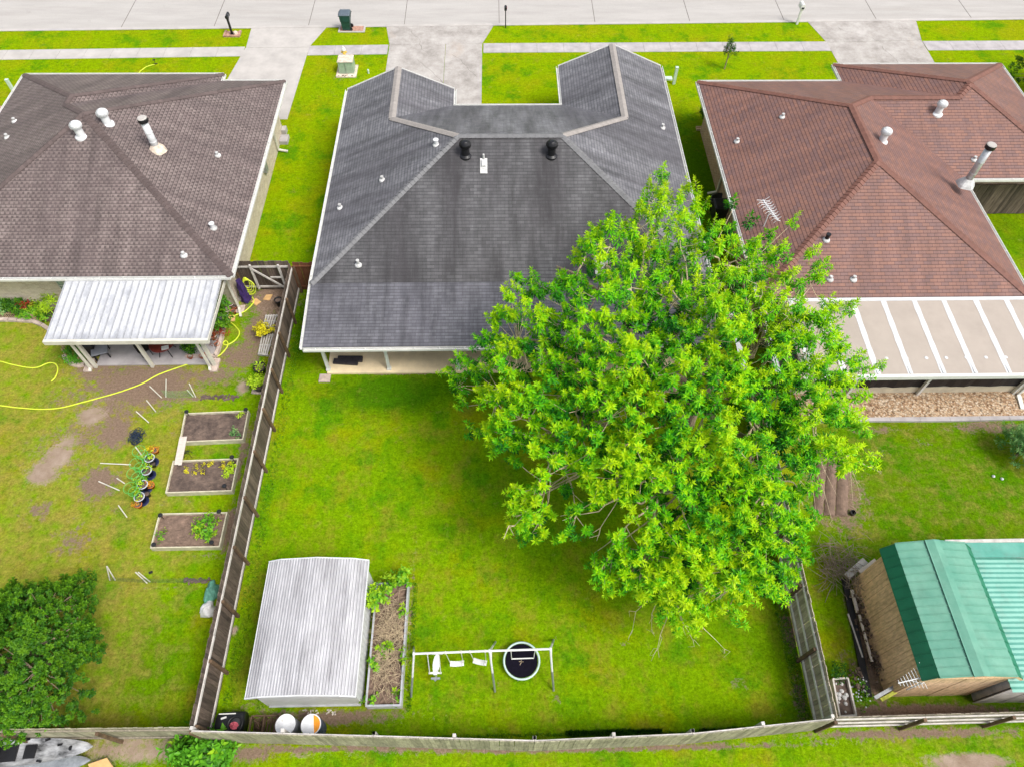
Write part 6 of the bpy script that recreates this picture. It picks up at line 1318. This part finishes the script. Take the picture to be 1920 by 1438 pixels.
for px, py, w_ in ((268, 853, 'topmost'), (263, 876, 'second from the top'), (258, 894, 'third from the top'), (252, 922, 'lowest')):
    g = G(px+8, py+8, .1); s = M(); top_ = G(px-8, py-8, 1.05); ax_ = (top_-Vector((g.x, g.y, .1)))
    for k, r in ((.25, .15), (.6, .19), (1.0, .23)):
        c_ = Vector((g.x, g.y, .1))+ax_*k; s.tube([(c_.x+r*math.cos(a*.349), c_.y+r*math.sin(a*.349), c_.z) for a in range(18)], .009, 4, close=True)
    for k in range(4): a = k*1.57+.4; s.tube([Vector((g.x+.1*math.cos(a), g.y+.1*math.sin(a), .05)), Vector((g.x, g.y, .1))+ax_+Vector((.23*math.cos(a), .23*math.sin(a), 0))], .008, 4)
    tag(s.build('tomato_cage', 'wire_green'), 'green wire plant cage, %s of the leaning row by the blue pots' % w_, 'plant cage', 'wire cages by the blue pots')
    bush('plant', 'green leafy plant growing in the %s wire cage' % w_, 'plant', (g.x+.02, g.y, .1), (.16, .16, .3), 10, 7, .10, .05, 'leaf_bright', .35, group='plants in the wire cages')
# sacks by the fence
def lump_obj(name, c, r, mt, label, cat, seed=0):
    s = M(); c = Vector(c); n, m2 = 18, 9; b0 = 0
    for j in range(m2+1):
        ph = math.pi/2*j/m2
        for i in range(n): a = 2*math.pi*i/n; k = 1+.18*math.sin(3*a+seed+j*.5)+.1*math.sin(7*a+seed*2+j); s.v.append((c.x+r[0]*k*math.cos(a)*math.cos(ph), c.y+r[1]*k*math.sin(a)*math.cos(ph), c.z+r[2]*math.sin(ph)*(1+.08*math.sin(5*a))))
    for j in range(m2):
        for i in range(n): i2 = (i+1) % n; s.f.append((j*n+i, j*n+i2, (j+1)*n+i2, (j+1)*n+i))
    return solo(s, name, mt, label, cat, smooth=True)
g = G(399, 1110, .1); lump_obj('sack', (g.x-.05, g.y, 0), (.22, .42, .34), 'sack_green', 'rumpled pale green sack against the dividing fence', 'sack', 1)
g = G(390, 1141, .1); lump_obj('sack', (g.x-.02, g.y, 0), (.22, .30, .30), 'sack_white', 'rumpled white sack against the dividing fence below the green one', 'sack', 3)
# patio furniture
g = G(186, 655, .45); gb_ = thing('patio_table', 'small square grey table under the left end of the white patio cover', 'table', (g.x, g.y, 0)); s = M(); s.rbox((g.x, g.y, .42), .66, .6, .05, .35); s.build('table_top', 'grey_plastic', gb_, bevel=.02)
for i in (-1, 1):
    for j in (-1, 1): s = M(); a = .35; dx_, dy_ = i*.26, j*.23; s.rbox((g.x+dx_*math.cos(a)-dy_*math.sin(a), g.y+dx_*math.sin(a)+dy_*math.cos(a), 0), .05, .05, .42, a); s.build('leg', 'black_plastic', gb_)
g = G(166, 654, .4); s = M(); s.rbox((g.x, g.y+.1, 0), .5, .5, .7, .2); solo(s, 'storage_box', 'black_plastic', 'dark box behind the small grey patio table', 'box', bevel=.03)
g = G(300, 652, .72); tb_ = thing('patio_table', 'round dark red patio table under the middle of the white patio cover', 'table', (g.x, g.y+.25, 0)); X, Y = g.x, g.y+.25
s = M(); s.lathe((X, Y, 0), [(0, .69), (.5, .69), (.52, .71), (.5, .73), (0, .73)], 28); s.build('table_top', 'dark_red', tb_)
for k in range(4): a = k*1.57+.78; s = M(); s.tube([(X+.12*math.cos(a), Y+.12*math.sin(a), .69), (X+.4*math.cos(a), Y+.4*math.sin(a), 0)], .018, 6); s.build('leg', 'black_metal', tb_)
s = M(); s.rbox((X+.22, Y-.28, .732), .28, .2, .02, .3); solo(s, 'paper', 'white_paint', 'white sheet on the edge of the dark red patio table', 'paper')
for (cx_, cy_, rz, lab) in ((-.85, -.05, 0.5, 'black framed chair left of the dark red patio table'), (.0, .8, 3.1, 'dark red chair behind the dark red patio table'), (-.55, .5, 1.9, 'dark red chair back left of the dark red patio table')):
    x_, y_ = X+cx_, Y+cy_; ch = thing('patio_chair', lab, 'chair', (x_, y_, 0), 'chairs at the dark red patio table'); R_2 = lambda a, b: (x_+a*math.cos(rz)-b*math.sin(rz), y_+a*math.sin(rz)+b*math.cos(rz)); mt = 'black_metal' if cx_ < -.7 else 'dark_red'
    s = M(); s.rbox((x_, y_, .42), .44, .44, .04, rz); s.build('seat', mt, ch); s = M(); bx, by_ = R_2(0, -.22) if False else R_2(-.22, 0); s.obox((bx, by_, .70), (0.02*math.cos(rz), .02*math.sin(rz), 0), (-.22*math.sin(rz), .22*math.cos(rz), 0), (0, 0, .22)); s.build('backrest', mt, ch)
    for i, j in ((-1, -1), (-1, 1), (1, -1), (1, 1)): q = R_2(i*.19, j*.19); s = M(); s.tube([(q[0], q[1], 0), (q[0], q[1], .42)], .013, 6); s.build('leg', 'black_metal', ch)
# planting bed right of the patio
s = M(); bp = [(350, 671), (378, 671), (405, 671), (411, 658), (418, 632), (424, 600), (429, 579), (431, 570)]
for a, b in zip(bp[:-1], bp[1:]): s.beam(G(*a, .0)+Vector((0, 0, .08)), G(*b, .0)+Vector((0, 0, .08)), .13, .18)
solo(s, 'bed_edging', 'stone_edge', 'grey stone edging round the planting bed right of the white patio cover', 'edging')
s = M(); s.poly([G(350, 670, .03), G(405, 670, .03), G(419, 630, .03), G(430, 572, .03), G(418, 565, .03), G(385, 600, .03), G(352, 640, .03)]); struct(s, 'bed_soil', 'soil_dark')
bush('plant', 'tall dark green leafy plant in the bed right of the white patio cover', 'plant', G(411, 602, .5), (.36, .4, .45), 46, 10, .22, .08, 'leaf_dark', .1); bush('plant', 'green plant by the house corner in the patio bed', 'plant', G(415, 573, .4), (.34, .4, .4), 40, 10, .15, .06, 'leaf_bright', .7)
bush('plant', 'light green leafy plant behind the right patio post', 'plant', G(370, 648, .3), (.28, .3, .4), 40, 9, .16, .08, 'leaf_bright', .35); bush('plant', 'dark green plant at the corner of the patio bed', 'plant', G(356, 655, .2), (.25, .25, .3), 34, 9, .12, .06, 'leaf_dark', .4)
bush('plant', 'reddish leaved plant in the patio bed below the cover edge', 'plant', G(408, 628, .2), (.25, .4, .2), 26, 8, .12, .05, 'leaf_red', .2)
bush('flowers', 'orange flowers in the patio bed above the empty white pot', 'flowers', G(407, 616, .3), (.14, .12, .12), 10, 6, .08, .05, 'leaf_orange', .1)
pot(431, 569, .15, .3, 'cream_paint', 'white pot at the top corner of the patio bed', group='pale pots in the patio bed'); pot(398, 628, .17, .3, 'cream_paint', 'cream pot in the patio bed beside the metal cover', group='pale pots in the patio bed')
for px, py, lab in ((440, 574, 'terracotta pot right of the white pot by the house corner'), (437, 583, 'terracotta pot on the stepping stone by the patio bed'), (388, 662, 'terracotta pot left of the right patio post'), (356, 668, 'terracotta pot at the front corner of the patio bed'), (407, 645, 'terracotta pot right of the right patio post'), (378, 667, 'small terracotta pot in front of the light green patio plant')): pot(px, py, .11, .18, 'terracotta', lab, group='terracotta pots round the patio bed')
bush('plant', 'small dark plant in the corner below the downspout', 'plant', G(434, 558, .3), (.22, .18, .2), 22, 8, .1, .05, 'leaf_dark', .4)
# left border bed
ed = [(-40, 600), (0, 601), (35, 602), (62, 604), (80, 611), (92, 619), (100, 628)]
s = M()
for a, b in zip(ed[:-1], ed[1:]):
    A_, B_ = G(*a), G(*b); n = max(1, int((B_-A_).length/.28))
    for i in range(n): s.beam(A_.lerp(B_, i/n)+Vector((0, 0, .05)), A_.lerp(B_, (i+.93)/n)+Vector((0, 0, .05)), .16, .12)
tag(s.build('bed_edging', 'stone_edge'), 'curved pink stone edging of the bed along the cream brick wall', 'edging')
s = M(); s.poly([G(-60, 596, .015), G(60, 600, .015), (-17.2, G(90, 615).y, .015), (-17.2, 20.58, .015), (-23, 20.58, .015)]); struct(s, 'bed_soil', 'soil_dark')
def picketrow(pts_, label, h=.42, st=.085):
    s = M()
    for a, b in zip(pts_[:-1], pts_[1:]):
        A_, B_ = G(*a), G(*b); n = max(1, int((B_-A_).length/st)); d_ = (B_-A_).normalized()
        for i in range(n): p = A_.lerp(B_, i/n); s.beam(p, p+Vector((random.uniform(-.02, .02), 0, h*random.uniform(.85, 1.1))), .025, .015, up=(0, 1, 0))
        for z in (.12, .3): s.beam(A_+Vector((0, 0, z))-d_*.0, B_+Vector((0, 0, z)), .01, .012)
    return solo(s, 'border_fence', 'lattice_wood', label, 'fence', 'low picket borders')
picketrow([(-30, 598), (0, 597), (40, 597), (62, 599), (78, 606)], 'low tan picket border in front of the bed along the cream brick wall')
picketrow([(124, 645), (122, 655), (125, 668), (135, 678), (152, 680), (163, 673)], 'low tan picket border curving round the small bed at the left patio post')
s = M(); ed = [(122, 668), (125, 676), (133, 683), (146, 687), (160, 685)]
for a, b in zip(ed[:-1], ed[1:]):
    A_, B_ = G(*a), G(*b); n = max(1, int((B_-A_).length/.26))
    for i in range(n): s.beam(A_.lerp(B_, i/n)+Vector((0, 0, .05)), A_.lerp(B_, (i+.93)/n)+Vector((0, 0, .05)), .16, .12)
tag(s.build('bed_edging', 'stone_edge'), 'curved pink stone edging of the small bed at the left patio post', 'edging')
bush('plant', 'dark green plant inside the curved picket border at the left patio post', 'plant', G(146, 664, .2), (.30, .5, .35), 60, 10, .12, .05, 'leaf_bright', .75)
bush('shrub', 'dark green low shrub against the cream brick wall', 'shrub', G(25, 575, .3), (1.0, .5, .4), 150, 12, .12, .06, 'leaf_dark', .4)
bush('plant', 'red leaved plant between the green plants by the cream brick wall', 'plant', G(54, 575, .3), (.22, .22, .25), 22, 9, .14, .06, 'leaf_red', .1)
bush('plant', 'light green spiky plant by the cream brick wall next to the metal cover', 'plant', G(92, 575, .4), (.42, .42, .35), 44, 12, .22, .04, 'leaf_lime', .7)
bush('plant', 'pale green plant at the left edge by the cream brick wall', 'plant', G(1, 578, .3), (.25, .3, .3), 24, 10, .16, .06, 'leaf_pale', .2)
for k, (px, py) in enumerate(((44, 589), (72, 583), (54, 592), (84, 598))): bush('plant', ['small green plant at the picket border below the red plant', 'bright green plant between the red and the spiky plants', 'small green plant touching the picket border left of the bend', 'small green plant at the bend of the picket border'][k], 'plant', G(px, py, .2), (.24, .2, .2), 20, 9, .12, .06, 'leaf_bright', .4)
# ------------------------------------------------------------------ behind the rear fence
def kayak(L0, L1, wd_, z, hull, deck, label, deckholes=True):
    a, b = Vector(L0), Vector(L1); d_ = (b-a).normalized(); sd = Vector((-d_.y, d_.x, 0)); L = (b-a).length; t = thing('kayak', label, 'kayak', ((a+b)/2).to_2d().to_3d(), 'kayaks behind the rear fence')
    n, m2 = 26, 12; s = M(); dk = M()
    def W(u): return wd_*(max(0, 1-abs(2*u-1)**2.3))**.62
    for i in range(n+1):
        u = i/n; w_ = max(W(u), .01); lift = .10*abs(2*u-1)**3; c_ = a+d_*L*u
        for k in range(m2+1): th = math.pi*k/m2; s.v.append(tuple(c_+sd*(w_*math.cos(th))+Vector((0, 0, z+lift-.26*math.sin(th)*(w_/wd_)**.6+.0))))
        for k in range(7): v = k/3-1; dk.v.append(tuple(c_+sd*(w_*v*.99)+Vector((0, 0, z+lift+.03*(1-v*v)-(.11*(1-v**4) if .28 < u < .78 and abs(v) < .9 else 0)))))
    for i in range(n):
        for k in range(m2): p = i*(m2+1)+k; s.f.append((p, p+1, p+m2+2, p+m2+1))
        for k in range(6): p = i*7+k; dk.f.append((p, p+7, p+8, p+1))
    s.build('hull', hull, t, smooth=True); dk.build('deck', deck, t, smooth=True)
    if deckholes:
        s = M(); c_ = a+d_*L*.5; s.obox(c_+Vector((0, 0, z-.05)), d_*.24, sd*wd_*.62, (0, 0, .03)); s.obox(c_-d_*.25+Vector((0, 0, z+.08)), d_*.03, sd*wd_*.6, (0, 0, .16)); s.obox(c_+d_*.62+Vector((0, 0, z-.04)), d_*.16, sd*wd_*.5, (0, 0, .03)); s.build('seat', 'kayak_black', t)
        s = M()
        for u, v in ((.80, .4), (.86, 0), (.9, -.2), (.72, .85), (.6, .9), (.45, .9), (.7, -.85)): q = a+d_*L*u+sd*W(u)*v; s.rbox((q.x, q.y, z+.03), .14, .06, .03, math.atan2(d_.y, d_.x)+.3*v)
        s.lathe(tuple(a+d_*L*.87+Vector((0, 0, z+.05))), [(.08, 0), (.07, .02), (0, .025)], 14); s.build('fitting', 'kayak_black', t)
        s = M(); q = a+d_*L*.30; 
        for v in (-.5, .1): s.tube([q+sd*v*wd_+Vector((0, 0, z+.02)), q-d_*.6+sd*(v+.35)*wd_+Vector((0, 0, z+.55))], .010, 5)
        s.build('rod', 'steel_grey', t)
    return t
kA, kB = G(-150, 1424, .42), G(177, 1399, .42)
kayak((kA.x, kA.y, 0), (kB.x, kB.y, 0), .36, .42, 'kayak_white', 'kayak_camo', 'white and black sit on top kayak behind the rear fence')
kA, kB = G(-120, 1452, .2), G(174, 1421, .2); kayak((kA.x, kA.y-.12, 0), (kB.x, kB.y-.05, 0), .30, .20, 'steel_grey', 'steel_grey', 'grey kayak lying partly under the white and black kayak', False)
s = M(); s.prism([tuple(G(a, b, .3))[:2] for a, b in ((165, 1432), (200, 1420), (222, 1450), (180, 1480))], .27, .30); s.rbox(tuple(G(190, 1455, 0)), .6, .5, .26, .4); solo(s, 'wooden_crate', 'cardboard', 'brown wooden board topped crate at the bottom edge beside the kayaks', 'crate')
bush('plant', 'broad leaved dark green plant clump behind the rear fence', 'plant', G(383, 1412, .15), (.72, .40, .38), 120, 8, .24, .13, 'leaf_bright', .75)
# unmown grass along the rear fence, and scattered tufts
def tufts(name, spots, m, h=(.10, .25), dens=60):
    P, D, N, L_, T = [], [], [], [], []
    for (x0, x1, y0, y1, n) in spots:
        for _ in range(n):
            xx_ = random.uniform(x0, x1); cy_ = (y0+y1)/2; hw_ = (y1-y0)/2*(.55+.5*vn(xx_*2.2, 0, 1.5) if y1-y0 < .5 else 1); P.append((xx_, cy_+(random.gauss(0, .45)*hw_ if y1-y0 < .5 else random.uniform(-1, 1)*hw_), 0)); a = random.uniform(0, 6.28); D.append((math.cos(a)*.45, math.sin(a)*.45, 1)); N.append((math.cos(a+1.57), math.sin(a+1.57), .1)); L_.append(random.uniform(*h)); T.append(random.random())
    return tag(leaf_obj(name, P, D, N, np.array(L_), .018, np.array(T), m, droop=.3), kind='stuff')
r0, r1, r2, r3 = G(1062, 1375, 0), G(1238, 1368, 0), G(1312, 1372, 0), G(1470, 1355, 0)
tufts('tall_grass', [(r0.x, r1.x, r0.y-.12, r0.y+.12, 2200), (r2.x, r3.x, r2.y-.1, r2.y+.12, 1700), (r1.x, r2.x, r0.y-.2, r0.y, 300)], 'leaf_dark', (.06, .2))
tufts('fence_grass', [(-8.7, -8.35, 4, 21, 1300), (9.2, 9.6, 3.6, 9, 1500), (-3.0, -2.85, 4.1, 8.2, 500), (-8.5, 9.3, 3.25, 3.5, 1800), (-9.4, -8.95, 4, 20, 2200), (-7.7, -7.42, 4.2, 8.4, 300)], 'leaf_bright', (.05, .14))
